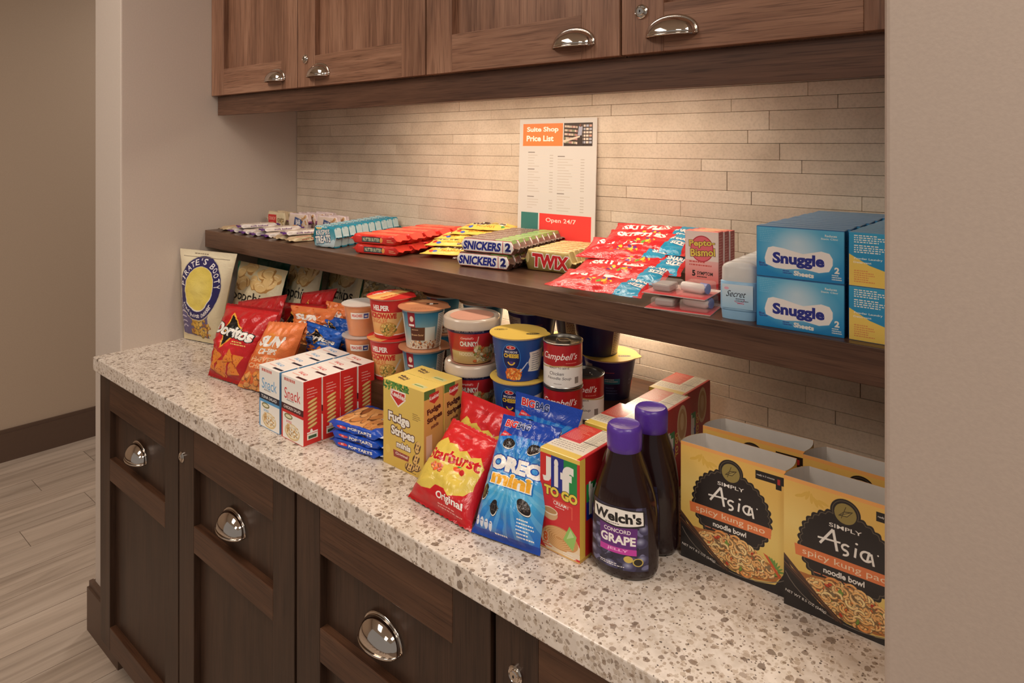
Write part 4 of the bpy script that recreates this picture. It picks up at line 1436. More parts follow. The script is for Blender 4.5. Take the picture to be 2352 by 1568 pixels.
root = cup('cheese_pasta_cup', labs[0], 'cup', 'blue cheese pasta cups', .0405, .0500, .0805, meas, mlid2, .0545, shift=6)
stack(root, 2, .0822, 1.351, -.362, ZR + .0003, labs)

# soup cans
c = Cv(900, 300, WH)
c.rect(0, 150, 900, 300, (176, 28, 32)).poly([(0, 150), (225, 136), (450, 158), (675, 136), (900, 150), (900, 140), (675, 126), (450, 148), (225, 126), (0, 140)], (200, 170, 110))
c.text('Campbell’s', 420, 214, 280, 62, WH, .012, shear=.35, rot=0).fine(470, 172, 130, 1, 8, (230, 160, 150), 4)
c.text('READY TO SERVE', 420, 138, 150, 12, (60, 40, 36), .01).text('Chicken', 400, 98, 110, 24, (60, 50, 46), .0, shear=.2).text('Noodle Soup', 420, 62, 180, 26, (50, 42, 40), .0, shear=.2).fine(380, 22, 90, 1, 8, (130, 120, 110), 4)
c.rect(540, 24, 575, 70, (140, 130, 120)).fine(700, 110, 110, 7, 13, (70, 60, 56), 4).fine(60, 110, 140, 7, 13, (70, 60, 56), 4).fine(700, 270, 120, 7, 14, (226, 190, 180), 4)
mcan = pm('soup_can_label', c, .32, coat=.3)


def can(label):
    root = empty('soup_can', label, 'can', 'red and white soup cans')
    r, h = .0355, .0810
    a0 = R(-49 + 180 - 6)
    MB().lathe([(r, .0035), (r, h - .0035)], 52, a0=a0).build('label', mcan, root, smooth=True, weld=False)
    m = MB().lathe([(r - .002, 0), (r + .0008, .0006), (r + .0010, .0024), (r - .0003, .0036)], 52)
    m.build('rim', M_tin, root, smooth=True, ang=60, weld=False)
    m = MB().lathe([(r - .0003, h - .0036), (r + .0010, h - .0026), (r + .0012, h - .0006), (r + .0002, h), (r - .0014, h - .0006), (r - .0018, h - .0036)], 52)
    m.build('rim', M_tin, root, smooth=True, ang=60, weld=False)
    m = MB().lathe([(r - .0018, h - .0036), (r - .005, h - .0042), (r - .0075, h - .0034), (r - .010, h - .0042), (.012, h - .0040), (.0, h - .0038)], 52)
    m.build('lid', M_tinlid, root, smooth=True, ang=40, weld=False)
    # pull ring
    m = MB()
    m.grid(lambda u, v: (.002 + (.0085 + .0022 * math.cos(v * 2 * math.pi)) * math.cos(u * 2 * math.pi) * 1.35, (.0085 + .0022 * math.cos(v * 2 * math.pi)) * math.sin(u * 2 * math.pi), h - .0022 + .0009 * math.sin(v * 2 * math.pi)), 24, 6)
    m.lathe([(.0, h - .0012), (.0028, h - .0014), (.0030, h - .0038)], 16, c=(-.012, 0, 0))
    m.build('pull_ring', M_tin, root, smooth=True, weld=False)
    return root


root = can('red and white soup can, lower of the front stack')
seat(root, 1.4412, -.343, ZR + .0003, 0)
dup(root, (1.4408, -.343, ZR + .0816), R(2), 'red and white soup can with ring pull lid, upper of the front stack')
dup(root, (1.434, -.262, ZR + .0003), R(-8), 'single red and white soup can standing behind the front stack')

# tall noodle bowls, dark blue
c = Cv(1000, 280, (34, 34, 86))
c.vg(0, 0, 1000, 280, (22, 24, 64), (50, 44, 110))
c.rect(410, 120, 520, 160, (40, 140, 170)).fine(416, 150, 96, 2, 14, (220, 236, 240), 6).fine(420, 200, 90, 1, 10, (206, 90, 90), 5).fine(420, 90, 90, 3, 20, (110, 120, 170), 5)
c.text('1–2–3', 610, 150, 26, 90, (150, 150, 180), .0).rect(650, 60, 740, 120, (206, 50, 56)).rect(150, 10, 330, 250, (190, 176, 158)).fine(160, 236, 156, 18, 13, (80, 50, 70), 5)
c.rect(330, 100, 360, 150, (20, 30, 70))
mnb = pm('tall_bowl_wrap', c, .3)
labs = ['dark blue pasta bowl with yellow lid, lower of the stack by the tiles', 'dark blue pasta bowl, upper of the stack under the shelf']
root = cup('pasta_bowl', labs[0], 'bowl', 'dark blue pasta bowls', .0405, .0535, .0835, mnb, mlid2, .058, shift=10)
seat(root, 1.412, -.142, ZR + .0003)
root2 = dup(root, (1.388, -.150, ZR + .0852), R(150), labs[1])
# dark bowls further left under the shelf
for k, (x, y) in enumerate([(1.265, -.215), (1.285, -.085)]):
    for q in range(2):
        dup(root, (x, y, ZR + .0003 + q * .0849), R(60 * k + 20 * q), 'dark blue pasta bowl %s, %s of its pair' % (['behind the cheese pasta cups', 'against the tiles behind the others'][k], ['lower', 'upper'][q]))

# ================================================================ the walnut shelf, left to right
def bar_art(w, h, fr, tp, fn):
    c = Cv(w, h * 2, fr)
    c.rect(0, h, w, 2 * h, tp)
    fn(c, w, h)
    return c


# cereal bars, lying flat at the left end
def fa(c, w, h):
    c.rect(0, 0, 26, 2 * h, (96, 50, 130)).rect(w - 26, 0, w, 2 * h, (96, 50, 130)).rect(40, h * 1.15, w - 60, h * 1.85, (232, 214, 190))
    c.text('cereal bar', w * .5, h * 1.5, w * .42, h * .34, (110, 60, 130), .02).text('soft baked', w * .5, h * .5, w * .4, h * .34, (96, 50, 130), .02)
    c.ell(w * .82, h * 1.5, 20, h * .3, (226, 150, 70))


def fb(c, w, h):
    c.text('bran', w * .4, h * 1.5, w * .3, h * .4, (196, 50, 46), .03).ell(w * .75, h * 1.5, 34, h * .3, (206, 150, 90)).text('oat bar', w * .5, h * .5, w * .4, h * .3, (196, 70, 50), .02)
    c.food((w * .6, h * 1.15, w - 20, h * 1.85), [(206, 160, 100), (226, 190, 130)], 20, 6, 12, 2)


mba = pm('purple_bar_print', bar_art(300, 60, (236, 228, 222), (222, 206, 196), fa), .3, crinkle=.3)
mbb = pm('oat_bar_print', bar_art(300, 60, (216, 196, 158), (206, 178, 140), fb), .3, crinkle=.3)
pa = flow('cereal_bar', .128, .038, .013, [mba], seed=1, lumpy=.2)
pb = flow('cereal_bar', .128, .038, .013, [mbb], seed=2, lumpy=.2)
G = 'flat cereal bars at the left end of the shelf'
for j, (src, x, y, z, a, lb) in enumerate([
        (pb, .065, -.246, 0, 88, 'tan oat bar wrapper lying at the very left end of the shelf'),
        (pa, .140, -.252, 0, 78, 'white bar wrapper with purple ends, first from the left'),
        (pa, .205, -.250, 0, 80, 'white bar wrapper with purple ends, second from the left'),
        (pa, .268, -.249, 0, 76, 'white bar wrapper with purple ends, third from the left'),
        (pa, .330, -.246, 0, 82, 'white bar wrapper with purple ends, fourth from the left'),
        (pb, .395, -.247, 0, 80, 'tan oat bar wrapper lying between the purple ended ones'),
        (pb, .462, -.250, 0, 84, 'cream oat bar wrapper next to the teal crispy treat bars'),
        (pa, .170, -.240, .0137, 70, 'purple ended bar wrapper lying on top at the left'),
        (pa, .300, -.236, .0137, 74, 'purple ended bar wrapper lying on top in the middle'),
        (pa, .425, -.238, .0137, 72, 'purple ended bar wrapper lying on top, nearest the crispy treats')]):
    o = src if src.location.length == 0 else dup(src)
    seat(o, x, y, ZS + .0004 + z, R(a))
    tag(o, lb, 'packet', G)


def fc(c, w, h):
    c.rect(0, 0, 22, 2 * h, (130, 60, 120)).rect(w - 22, 0, w, 2 * h, (130, 60, 120)).poly([(w * .3, h * .2), (w * .62, h * .28), (w * .7, h * .62), (w * .36, h * .8)], (60, 80, 130)).text('BAR', w * .5, h * .5, w * .2, h * .3, WH, .03)
    c.food((w * .65, h * .1, w * .95, h * .9), [(216, 170, 110), (190, 130, 80)], 20, 6, 12, 2).fine(30, h * 1.6, w * .8, 3, 14, (150, 90, 130), 5)


def fd(c, w, h):
    c.rect(w * .12, h * .25, w * .5, h * .8, (206, 50, 50)).text('CRUNCHY', w * .31, h * .55, w * .3, h * .22, (240, 190, 170), .02).text('oats', w * .7, h * .5, w * .3, h * .3, (120, 96, 50), .02).food((w * .6, 6, w * .95, h * .4), [(206, 170, 110)], 12, 5, 10, 2)


mbc = pm('upright_purple_bar_print', bar_art(260, 110, (222, 202, 186), (226, 206, 206), fc), .3, crinkle=.3)
mbd = pm('upright_oat_bar_print', bar_art(260, 110, (220, 204, 168), (206, 184, 150), fd), .3, crinkle=.3)
pc = flow('cereal_bar', .120, .016, .054, [mbc], seed=3, lumpy=.1)
pd = flow('cereal_bar', .120, .016, .050, [mbd], seed=4, lumpy=.1)
for j, (src, x, y, a, lb) in enumerate([
        (pd, .100, -.130, 4, 'tan oat bar standing on edge at the left, red badge forward'),
        (pd, .110, -.105, 3, 'tan oat bar standing on edge just behind the one with the red badge'),
        (pc, .245, -.138, 5, 'purple ended bar standing on edge, front of the upright group'),
        (pc, .250, -.112, 2, 'purple ended bar standing on edge, second of the upright group'),
        (pc, .262, -.088, 6, 'purple ended bar standing on edge, third of the upright group'),
        (pc, .272, -.060, 3, 'purple ended bar standing on edge, rearmost of the upright group'),
        (pc, .385, -.125, 4, 'purple ended bar standing on edge beside the teal treat bars'),
        (pc, .390, -.095, 1, 'purple ended bar standing on edge behind, beside the teal treat bars')]):
    o = src if src.location.length == 0 else dup(src)
    seat(o, x, y, ZS + .0004, R(a))
    tag(o, lb, 'packet', 'upright cereal bars at the back of the shelf')


# crispy marshmallow treats, teal
def fe(c, w, h):
    c.vg(0, 0, w, h, (190, 214, 222), (40, 140, 160)).poly([(0, 0), (0, h), (60, h), (30, 0)], (20, 120, 136)).poly([(60, 0), (w, 0), (w, h * .55), (120, h * .2)], (206, 224, 230))
    c.text('KRISPIES', w * .45, h * .72, w * .5, h * .24, WH, .03, ol=((20, 60, 90), .04), rot=6).text('TREATS', w * .46, h * .40, w * .56, h * .36, WH, .05, ol=((20, 50, 90), .06), rot=8)
    c.fine(w * .1, h * 1.7, w * .8, 4, h * .2, (30, 130, 156), h * .09).ell(w * .3, h * .92, 24, 9, (220, 190, 120))
    c.rect(0, 0, 16, 2 * h, (14, 100, 120)).rect(w - 16, 0, w, 2 * h, (14, 100, 120)).rect(w * .6, h, w * .86, 2 * h, (40, 140, 168))


mrk = pm('teal_treat_print', bar_art(220, 120, (30, 120, 140), (184, 208, 212), fe), .16, crinkle=.3)
prk = flow('crispy_treat_bar', .100, .026, .056, [mrk], seed=5, lumpy=.12)
for j in range(10):
    o = prk if j == 0 else dup(prk)
    seat(o, .618 - .0085 * j, -.288 + .0285 * j, ZS + .0004, R(12 + (j * 5 % 4 - 2)))
    tag(o, 'teal and white crispy treat bar standing on edge, %s of its row' % (ORD[j] if j < 9 else 'rearmost'), 'packet', 'teal crispy treat bars')


# red peanut cookie packs, two high
def ff(c, w, h):
    c.rect(w * .27, h * .24, w * .63, h * .76, (40, 70, 80)).text('NUTTER BUTTER', w * .45, h * .5, w * .32, h * .34, (246, 236, 190), .02).ell(w * .65, h * .5, 12, h * .24, (230, 160, 80)).fine(w * .76, h * .5, w * .14, 2, 12, (240, 200, 150), 5)
    c.fine(w * .1, h * 1.8, w * .8, 3, h * .25, (236, 150, 90), h * .1).ell(w * .3, h * 1.35, 36, h * .22, (226, 110, 80))


mnb2 = pm('red_peanut_cookie_print', bar_art(380, 70, (214, 52, 44), (220, 70, 54), ff), .28, crinkle=.25)
pnb = flow('cookie_pack', .158, .052, .0245, [mnb2], seed=6, n=16, lumpy=.08)
k = 0
for lv in range(2):
    for j in range(5):
        o = pnb if k == 0 else dup(pnb)
        k += 1
        seat(o, .812 + (.005 if lv == 0 else -.003) - .004 * j + [.0, .003, -.002, .004, 0][j], -.263 + .0535 * j, ZS + .0004 + lv * .0248, R(13 + [0, -1, 1, 0, -1][j]))
        tag(o, 'red peanut cookie pack, %s of the %s row' % (ORD[j], ['lower', 'upper'][lv]), 'packet', 'red peanut cookie packs')

# yellow candy pouches
c = Cv(300, 160, (232, 190, 84))
c.text("m&m's", 150, 92, 190, 54, (60, 36, 26), .06, ol=(WH, .04)).text('PEANUT', 150, 40, 110, 20, (196, 120, 30), .03)
for x, y, q in [(40, 40, (200, 50, 40)), (64, 30, (60, 90, 180)), (250, 40, (70, 150, 70)), (266, 60, (240, 150, 40)), (40, 120, (236, 190, 60))]:
    c.ell(x, y, 13, 11, q)
mmm = pm('yellow_candy_print', c, .28, crinkle=.3)
M_yf = plain('yellow_film', (226, 186, 86), .3)
for j, (x, y, z, a) in enumerate([(.985, -.175, .010, 24), (.955, -.135, .024, 30), (.955, -.100, .036, 22), (.975, -.070, .047, 27), (.985, -.048, .058, 18)]):
    ca, sa = math.cos(R(a)), math.sin(R(a))
    W, D = .150, .078
    q = lambda u, v, dz: (x + u * ca - v * sa, y + u * sa + v * ca, ZS + z + dz)
    t = pouch('candy_pouch', q(-W / 2, -D / 2, 0), q(W / 2, -D / 2, 0), q(-W / 2, D / 2, .004), q(W / 2, D / 2, .004), .009, [mmm, M_yf], nu=22, nv=16, seal=.08, wr=.003, back=.6, seed=j + 70)
    tag(t, 'yellow chocolate candy pouch lying flat, %s of the pile behind the brown bars' % ['front', 'second', 'third', 'fourth', 'rearmost'][j], 'packet', 'yellow candy pouches')


# chocolate bars with the blue lettering, two high
def fg(c, w, h):
    c.rect(0, 0, w, 2 * h, (62, 38, 28)).poly([(26, h * .08), (w - 26, h * .08), (w - 34, h * .94), (34, h * .94)], (170, 60, 50)).poly([(30, h * .12), (w - 32, h * .12), (w - 38, h * .90), (36, h * .90)], WH)
    c.text('SNICKERS', w * .42, h * .5, w * .60, h * .58, (36, 44, 140), .045, shear=.15).rect(w * .745, h * .12, w * .755, h * .9, (190, 40, 50)).text('2', w * .83, h * .54, w * .09, h * .56, (30, 36, 110), .06)
    c.fine(w * .78, h * .18, w * .1, 1, 6, (30, 36, 110), 4)
    c.vg(0, h * 1.02, w, 2 * h, (112, 84, 70), (140, 116, 104)).rect(w * .62, h * 1.1, w * .9, h * 1.8, (140, 170, 96)).fine(w * .1, h * 1.8, w * .5, 3, h * .25, (196, 176, 160), h * .1)


msn = pm('brown_chocolate_bar_print', bar_art(420, 90, (62, 38, 28), (112, 84, 70), fg), .2, crinkle=.2)
psn = flow('chocolate_bar', .162, .0265, .0325, [msn], seed=7, n=18, fin=.012, lumpy=.06)
k = 0
for lv in range(2):
    for j in range(8):
        o = psn if k == 0 else dup(psn)
        k += 1
        seat(o, 1.147 + lv * .010 - .0045 * j, -.236 + .0275 * j + lv * .004, ZS + .0004 + lv * .0330, R(11 + [0, 1, -1, 0, 1, 0, -1, 1][j]))
        tag(o, 'brown chocolate bar with blue lettering, %s of the %s row' % (ORD[j] if j < 7 else 'rearmost', ['lower', 'upper'][lv]), 'packet', 'brown chocolate bars')


def fh(c, w, h):
    c.vg(0, 0, w, h, (120, 104, 50), (206, 178, 110)).ell(30, h * .6, 24, h * .3, (236, 214, 150)).text('TWIX', w * .54, h * .48, w * .66, h * .62, (206, 36, 40), .05, ol=(WH, .05), rot=-2)
    c.rect(14, h * .16, 34, h * .34, (80, 150, 70)).vg(0, h, w, 2 * h, (214, 190, 126), (186, 156, 90)).fine(w * .1, h * 1.8, w * .8, 3, h * .25, (240, 214, 180), h * .1)


mtw = pm('gold_caramel_bar_print', bar_art(340, 120, (190, 160, 90), (206, 176, 110), fh), .18, crinkle=.25)
ptw = flow('caramel_bar', .135, .0235, .046, [mtw], seed=8, n=16, fin=.010, lumpy=.08)
for j in range(7):
    o = ptw if j == 0 else dup(ptw)
    seat(o, 1.283 - .0035 * j, -.176 + .0238 * j, ZS + .0004, R(9 + [0, 1, -2, 1, 0, 2, 0, -1][j]))
    tag(o, 'gold caramel bar standing on edge, %s of its row' % (ORD[j] if j < 6 else 'rearmost'), 'packet', 'gold caramel bars')

# red fruit candy pouches with blue ends
c = Cv(420, 190, (208, 36, 42))
c.poly([(300, 0), (420, 0), (420, 190), (346, 190)], (30, 150, 190)).text('SKITTLES', 172, 130, 250, 56, WH, .05, rot=4).text('SHARE', 368, 122, 84, 28, WH, .05, ol=((20, 60, 110), .05)).text('SIZE', 372, 84, 64, 28, WH, .05, ol=((20, 60, 110), .05))
r_ = random.Random(6)
for _ in range(24):
    x = r_.uniform(90, 290)
    c.ell(x, 74 + (x - 190) * .06 + r_.uniform(-18, 18), 11, 8, r_.choice([(240, 200, 60), (110, 170, 60), (236, 120, 40), (120, 50, 120), (220, 50, 50)]), r_.uniform(0, 180))
c.ell(150, 40, 100, 16, (226, 60, 60)).rect(404, 0, 420, 190, (200, 30, 40)).rect(0, 0, 12, 190, (190, 26, 34))
msk = pm('red_fruit_candy_print', c, .22, crinkle=.3)
for j, (x, y, z, a, wd, tl) in enumerate([(1.488, -.285, .011, 4, .200, 0), (1.500, -.236, .025, 8, .196, .004), (1.510, -.186, .036, 6, .196, .008),
                                          (1.470, -.165, .049, 9, .19, .012), (1.490, -.130, .063, 8, .19, .012), (1.475, -.080, .070, 10, .185, .014)]):
    ca, sa = math.cos(R(a)), math.sin(R(a))
    W, D = wd, .090
    tl += .013
    q = lambda u, v, dz: (x + u * ca - v * sa, y + u * sa + v * ca, ZS + z + dz)
    t = pouch('candy_pouch', q(-W / 2, -D / 2, 0), q(W / 2, -D / 2, 0), q(-W / 2, D / 2, tl + .004), q(W / 2, D / 2, tl + .004), .010, [msk, M_redfoil], nu=26, nv=16, seal=.06, wr=.004, back=.7, seed=j + 80)
    tag(t, 'red fruit candy pouch with blue corner, %s in the overlapping pile' % ['lowest and nearest', 'second from the bottom', 'third from the bottom', 'third from the top', 'second from the top', 'topmost and rearmost'][j], 'packet', 'red fruit candy pouches')

# pink stomach medicine boxes
c = Cv(180, 300, (246, 224, 214))
c.vg(0, 0, 180, 170, (214, 60, 60), (244, 190, 182)).rect(0, 170, 180, 300, (246, 226, 214)).poly([(0, 60), (60, 74), (120, 62), (180, 76), (180, 60), (120, 48), (60, 58), (0, 46)], (190, 36, 46))
c.ell(92, 222, 62, 58, (190, 40, 50)).ell(92, 222, 58, 54, (236, 110, 120)).text('Pepto-', 92, 244, 138, 36, (240, 214, 90), .03, ol=((90, 30, 30), .04), rot=4).text('Bismol', 96, 206, 132, 34, (240, 214, 90), .03, ol=((90, 30, 30), .04), rot=4)
c.fine(24, 160, 130, 2, 14, (216, 90, 80), 6).text('5', 48, 112, 18, 26, (30, 24, 24), .04).text('SYMPTOM', 108, 114, 84, 15, (40, 30, 30), .02).fine(66, 96, 80, 1, 8, (80, 50, 50), 5).fine(84, 40, 86, 5, 9, (246, 200, 190), 4)
s = Cv(120, 300, (206, 90, 80))
s.fine(14, 280, 96, 22, 12, (236, 170, 150), 4).rect(0, 0, 120, 30, (190, 40, 46))
tp = Cv(180, 120, (224, 110, 100))
tp.ell(90, 60, 60, 40, (240, 200, 150)).fine(50, 60, 80, 2, 14, (200, 60, 60), 6)
mats = [pm('medicine_front', c, .4), pm('medicine_side', s, .4), pm('medicine_top', tp, .4)]
for j in range(3):
    carton('medicine_box', 1.617 + .001 * j, 1.679 + .001 * j, -.212 + .0225 * j, -.190 + .0225 * j, ZS, 1.3675 - .001 * j, mats, (0, 1, 0, 1, 2, 2), 'pink and white medicine box, %s' % ['front one facing out', 'middle one of three', 'rearmost of three'][j], 'box', 'pink medicine boxes', rz=R(3))

# hanging travel kits in clear blisters
c = Cv(200, 260, (222, 96, 96))
c.vg(0, 0, 200, 260, (206, 60, 66), (240, 200, 190)).rect(0, 200, 200, 260, (240, 226, 220)).fine(20, 240, 160, 3, 12, (150, 60, 60), 5).text('TRAVEL', 100, 180, 130, 20, WH, .03)
mbk = pm('travel_kit_card', c, .4)
M_bc = plain('travel_cap_blue', (120, 140, 206), .3)


def kit(label):
    root = empty('travel_kit', label, 'blister pack', 'clear travel kits')
    m = MB().box(-.055, .055, -.045, .045, 0, .0012, (1, 1, 1, 1, 0, 1))
    m.build('card', [mbk, M_card], root, weld=False)
    m = MB().box(-.048, -.006, -.036, .028, .0015, .017).box(.002, .049, -.038, .034, .0015, .019)
    m.build('blister', M_clear, root, bevel=.004, weld=False)
    m = MB().lathe([(.0005, -.026), (.0075, -.026), (.0085, -.020), (.0085, .012), (.004, .018)], 20)
    o = m.build('tube', plain('travel_tube', (226, 218, 214), .3), root, smooth=True)
    o.rotation_euler = (R(90), 0, R(78))
    o.location = (.026, -.004, .0105)
    m = MB().lathe([(.0001, -.010), (.0088, -.010), (.0088, .004), (.0001, .004)], 20)
    o = m.build('cap', M_bc, root, smooth=True, ang=40)
    o.rotation_euler = (R(90), 0, R(78))
    o.location = (.042, -.001, .0105)
    box('strap', -.044, -.012, -.026, .014, .0025, .014, plain('grey_travel_item', (160, 152, 150), .4), root, bevel=.003)
    return root


kt = kit('clear plastic travel kit on red card, lying lowest at the shelf edge')
seat(kt, 1.652, -.283, ZS + .0003, R(10))
dup(kt, (1.640, -.268, ZS + .0208), R(6), 'clear plastic travel kit with blue capped tube, lying on top of the other')

# deodorant sticks
c = Cv(180, 170, (190, 214, 230))
c.vg(0, 0, 180, 170, (160, 200, 226), (214, 226, 234)).text('Secret', 84, 104, 110, 44, (30, 34, 50), .0, shear=.35).arc(100, 62, 30, 20, 200, 380, 3, (190, 60, 100)).fine(80, 66, 80, 2, 14, (60, 60, 80), 6).fine(90, 34, 60, 1, 10, (206, 80, 110), 6).ell(26, 140, 14, 10, (230, 170, 190))
mse = pm('deodorant_label', c, .3)
M_lb = plain('light_blue_plastic', (146, 190, 222), .3)


def deo(label):
    root = empty('deodorant_stick', label, 'deodorant', 'light blue deodorant sticks')
    A, B = .0290, .0150

    def ov(prof, mat, nm):
        m = MB()
        n = 40
        m.grid(lambda u, v: (lambda r, z: (A * r * math.copysign(abs(math.cos(2 * math.pi * u)) ** .62, math.cos(2 * math.pi * u)), B * r * math.copysign(abs(math.sin(2 * math.pi * u)) ** .62, math.sin(2 * math.pi * u)), z))(*_ip(prof, v)), n, 12)
        return m.build(nm, mat, root, smooth=True, ang=50)
    ov([(.0, 0), (.94, 0), (.97, .004), (.97, .013), (.86, .014)], M_lb, 'base')
    ov([(.86, .013), (1.0, .0145), (1.0, .058), (.90, .060)], M_lb, 'body')
    ov([(.93, .059), (.96, .060), (.95, .076), (.88, .083), (.60, .088), (.0, .090)], M_frost, 'cap')
    m = MB()
    m.grid(lambda u, v: (-.0235 + .047 * u, -B * 1.003 - .0004 * 1, .018 + .037 * v), 6, 1)
    m.build('label', mse, root)
    return root


d0 = deo('light blue deodorant stick with clear cap, front of its row')
seat(d0, 1.7540, -.298, ZS + .0003, R(9))
for j in range(1, 6):
    dup(d0, (1.7530 - .002 * j, -.298 + .034 * j, ZS + .0003), R(9), 'light blue deodorant stick with clear cap, %s of its row' % (ORD[j] if j < 5 else 'rearmost'))

# softener sheet boxes, blue, two high (the printed bear mascot is left out)
c = Cv(400, 250, (30, 146, 206))
c.vg(0, 0, 400, 250, (16, 130, 196), (90, 180, 220)).rg(190, 180, 130, 110, (206, 226, 240), 1, .8)
P = [(46, 62), (90, 46), (140, 44), (220, 54), (290, 42), (334, 52), (350, 84), (350, 114), (336, 138), (300, 146), (260, 136), (220, 126), (180, 134), (130, 146), (80, 152), (56, 144), (46, 116), (40, 90)]
c.rg(196, 120, 200, 120, (226, 238, 248), .9, .85).poly(P, (246, 240, 236)).ell(60, 96, 16, 34, (246, 240, 236))
c.text('Snuggle', 196, 90, 236, 70, (34, 42, 140), .045)
c.fine(16, 236, 90, 8, 9, (120, 190, 226), 4).text('Reduces', 342, 222, 52, 11, WH, .02).text('Static Cling', 336, 206, 74, 11, WH, .02).text('Blue', 26, 66, 26, 10, (60, 40, 120), .02).text('Sparkle', 34, 54, 40, 10, (60, 40, 120), .02)
c.text('Sheets', 222, 28, 92, 24, WH, .05, rot=-3).fine(126, 34, 46, 2, 10, (40, 60, 150), 5).text('2', 368, 62, 22, 30, WH, .05).fine(346, 36, 44, 3, 10, WH, 5).rect(0, 246, 400, 250, (10, 90, 160))
s = Cv(80, 250, (16, 86, 150))
s.text('Snuggle', 40, 125, 150, 26, (30, 36, 120), .05, rot=90, ol=(WH, .04))
tp = Cv(300, 60, (92, 150, 196))
tp.rect(0, 0, 300, 4, (60, 110, 160)).fine(20, 36, 200, 2, 16, (120, 170, 206), 5)
msg = [pm('softener_front', c, .32, coat=.2), pm('softener_side', s, .32), pm('softener_top', tp, .32)]
c2 = Cv(326, 250, (20, 140, 196))
c2.vg(0, 0, 400, 250, (20, 130, 190), (50, 160, 206)).poly([(0, 0), (400, 0), (400, 40), (220, 60), (90, 100), (0, 150)], (240, 206, 96)).fine(24, 232, 150, 4, 10, WH, 5).fine(24, 186, 160, 4, 10, WH, 5)
c2.text('Powder Laundry', 84, 128, 120, 12, WH, .02).text('Detergent', 60, 110, 76, 12, WH, .02).ell(300, 140, 110, 96, (150, 200, 226)).ell(300, 140, 102, 88, (24, 60, 140)).text('Sun', 300, 150, 170, 100, (240, 214, 100), .07)
rs = random.Random(3)
for k in range(16):
    a = 2 * math.pi * k / 16
    c2.poly([(226 + 12 * math.cos(a - .3), 34 + 12 * math.sin(a - .3)), (226 + 30 * math.cos(a), 34 + 30 * math.sin(a)), (226 + 12 * math.cos(a + .3), 34 + 12 * math.sin(a + .3))], (206, 50, 40))
c2.ell(226, 34, 18, 18, (206, 50, 40)).text('S', 228, 34, 18, 24, WH, .04, ol=(BK, .03)).fine(24, 70, 90, 6, 10, (226, 150, 80), 5)
mdt = [pm('detergent_front', c2, .32, coat=.2), msg[1], pm('detergent_top', Cv(300, 60, (96, 156, 196)).fine(20, 36, 200, 2, 16, (130, 176, 206), 5), .32)]
for col_, (mats, x0, w_, cat_lb, grp, nm) in enumerate([(msg, 1.7885, .1225, 'blue softener sheet box', 'blue softener sheet boxes', 'softener_box'), (mdt, 1.9165, .098, 'blue and yellow detergent box', 'blue and yellow detergent boxes', 'detergent_box')]):
    first = None
    for lv in range(2):
        for j in range(12):
            lb = '%s, %s of the %s row' % (cat_lb, ORD[j] if j < 11 else 'rearmost', ['lower', 'upper'][lv])
            x = x0 + [0, .0018, -.001, .0012, -.0004, .002, 0, .0015, -.001, .001, .0018, 0][j] * (1 if lv else -.6) * (1 if not col_ else .5) + .003 * lv * (0 if col_ else -1) * 0
            y = -.317 + col_ * .006 + j * .0255
            if first is None:
                first = carton(nm, x, x + w_, y, y + .0245, ZS, ZS + .0755, mats, (0, 1, 0, 1, 2, 2), lb, 'box', grp)
                first.rotation_euler = (0, 0, R(4 if not col_ else 0))
                base = Vector(first.location) - Vector((x, y, 0))
            else:
                dup(first, (x + base.x, y + base.y, ZS + lv * .0759), R(4 if not col_ else 0) + R([0, .6, -.5, .4, 0, .7, -.3, .5, 0, -.6, .4, 0][j] * (not col_)), lb)

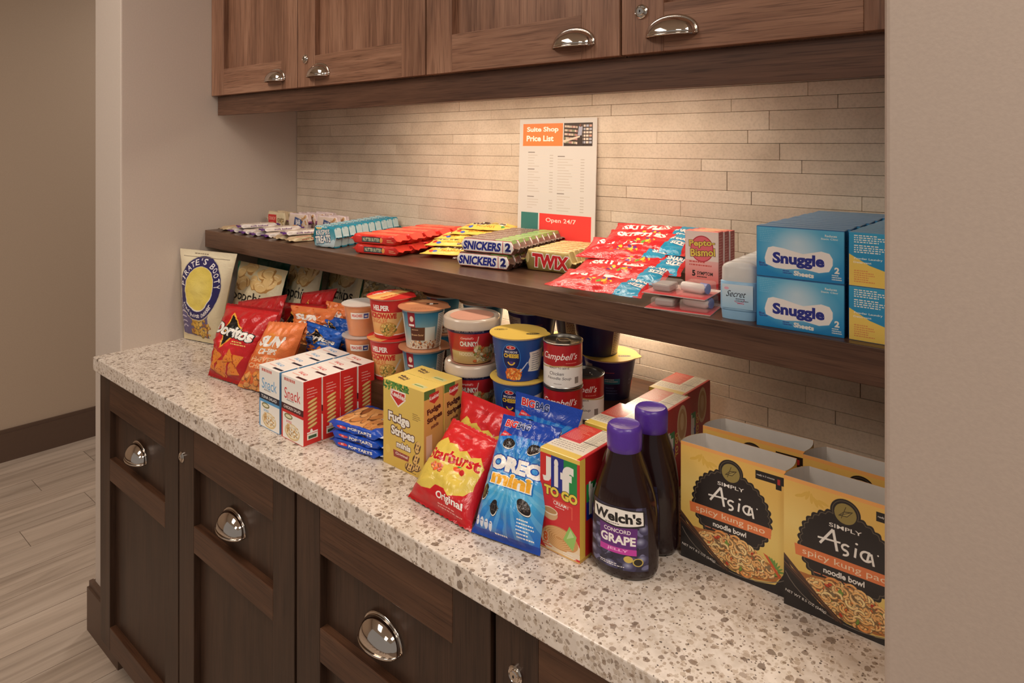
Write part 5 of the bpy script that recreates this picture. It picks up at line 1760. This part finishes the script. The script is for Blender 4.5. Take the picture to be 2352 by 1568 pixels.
# ================================================================ the price list leaning on the tiles
c = Cv(440, 640, (212, 205, 198))
c.rect(22, 512, 256, 618, (240, 132, 72)).text('Suite Shop', 138, 588, 186, 30, (250, 240, 230), .035).text('Price List', 124, 548, 160, 28, (250, 240, 230), .035)
c.rect(262, 512, 418, 618, (70, 58, 52))
r_ = random.Random(9)
for k in range(5):
    for q in range(9):
        c.rect(266 + q * 8, 526 + k * 18 - q * .6, 273 + q * 8, 536 + k * 18 - q * .6, r_.choice([(226, 200, 180), (190, 140, 130), (150, 150, 120), (206, 190, 170)]))
for k in range(6):
    for q in range(3):
        c.rect(366 + q * 17, 524 + k * 15, 380 + q * 17, 534 + k * 15, r_.choice([(226, 206, 190), (206, 160, 140), (180, 180, 190)]))
c.rect(368, 512, 371, 610, (40, 32, 30)).poly([(262, 540), (350, 560), (350, 552), (262, 528)], (216, 200, 180)).poly([(338, 560), (360, 560), (364, 600), (344, 604)], (170, 170, 186)).ell(352, 606, 6, 7, (120, 80, 60))
for x, w_, y0, n_, rows in [(56, 60, 480, 6, 1), (56, 60, 400, 9, 1), (56, 60, 270, 5, 1), (230, 70, 462, 13, 1), (230, 60, 290, 7, 1)]:
    c.rect(x, y0, x + 40, y0 + 4, (130, 120, 112))
    for k in range(1, n_):
        wd = r_.uniform(.5, 1.3) * w_
        c.rect(x, y0 - k * 13, x + wd, y0 - k * 13 + 3, (196, 184, 172)).rect(x + 128, y0 - k * 13, x + 148, y0 - k * 13 + 3, (180, 168, 156)).rect(x + wd + 4, y0 - k * 13, x + 124, y0 - k * 13 + 1, (220, 208, 196))
c.rect(22, 178, 124, 196, (60, 120, 112)).rect(22, 60, 124, 178, (60, 120, 112)).rect(132, 60, 420, 196, (232, 66, 60)).text('Open 24/7', 254, 164, 170, 26, (250, 226, 214), .012)
mpl = pm('price_list_print', c, .3)
pa_, pb_ = at_y(1196, 279, -.0085), at_y(1377, 274, -.012)
t = MB().box(-.1185, .1185, -.0012, .0012, 0, .338, (0, 1, 1, 1, 1, 1)).build('price_list', [mpl, M_white], bevel=.0006, weld=False)
t.location = (1.1705, -.0165, ZS + .0003)
t.rotation_euler = (R(-2.2), 0, 0)
tag(t, 'white price list card with orange heading, leaning on the tiles behind the bars', 'sign')
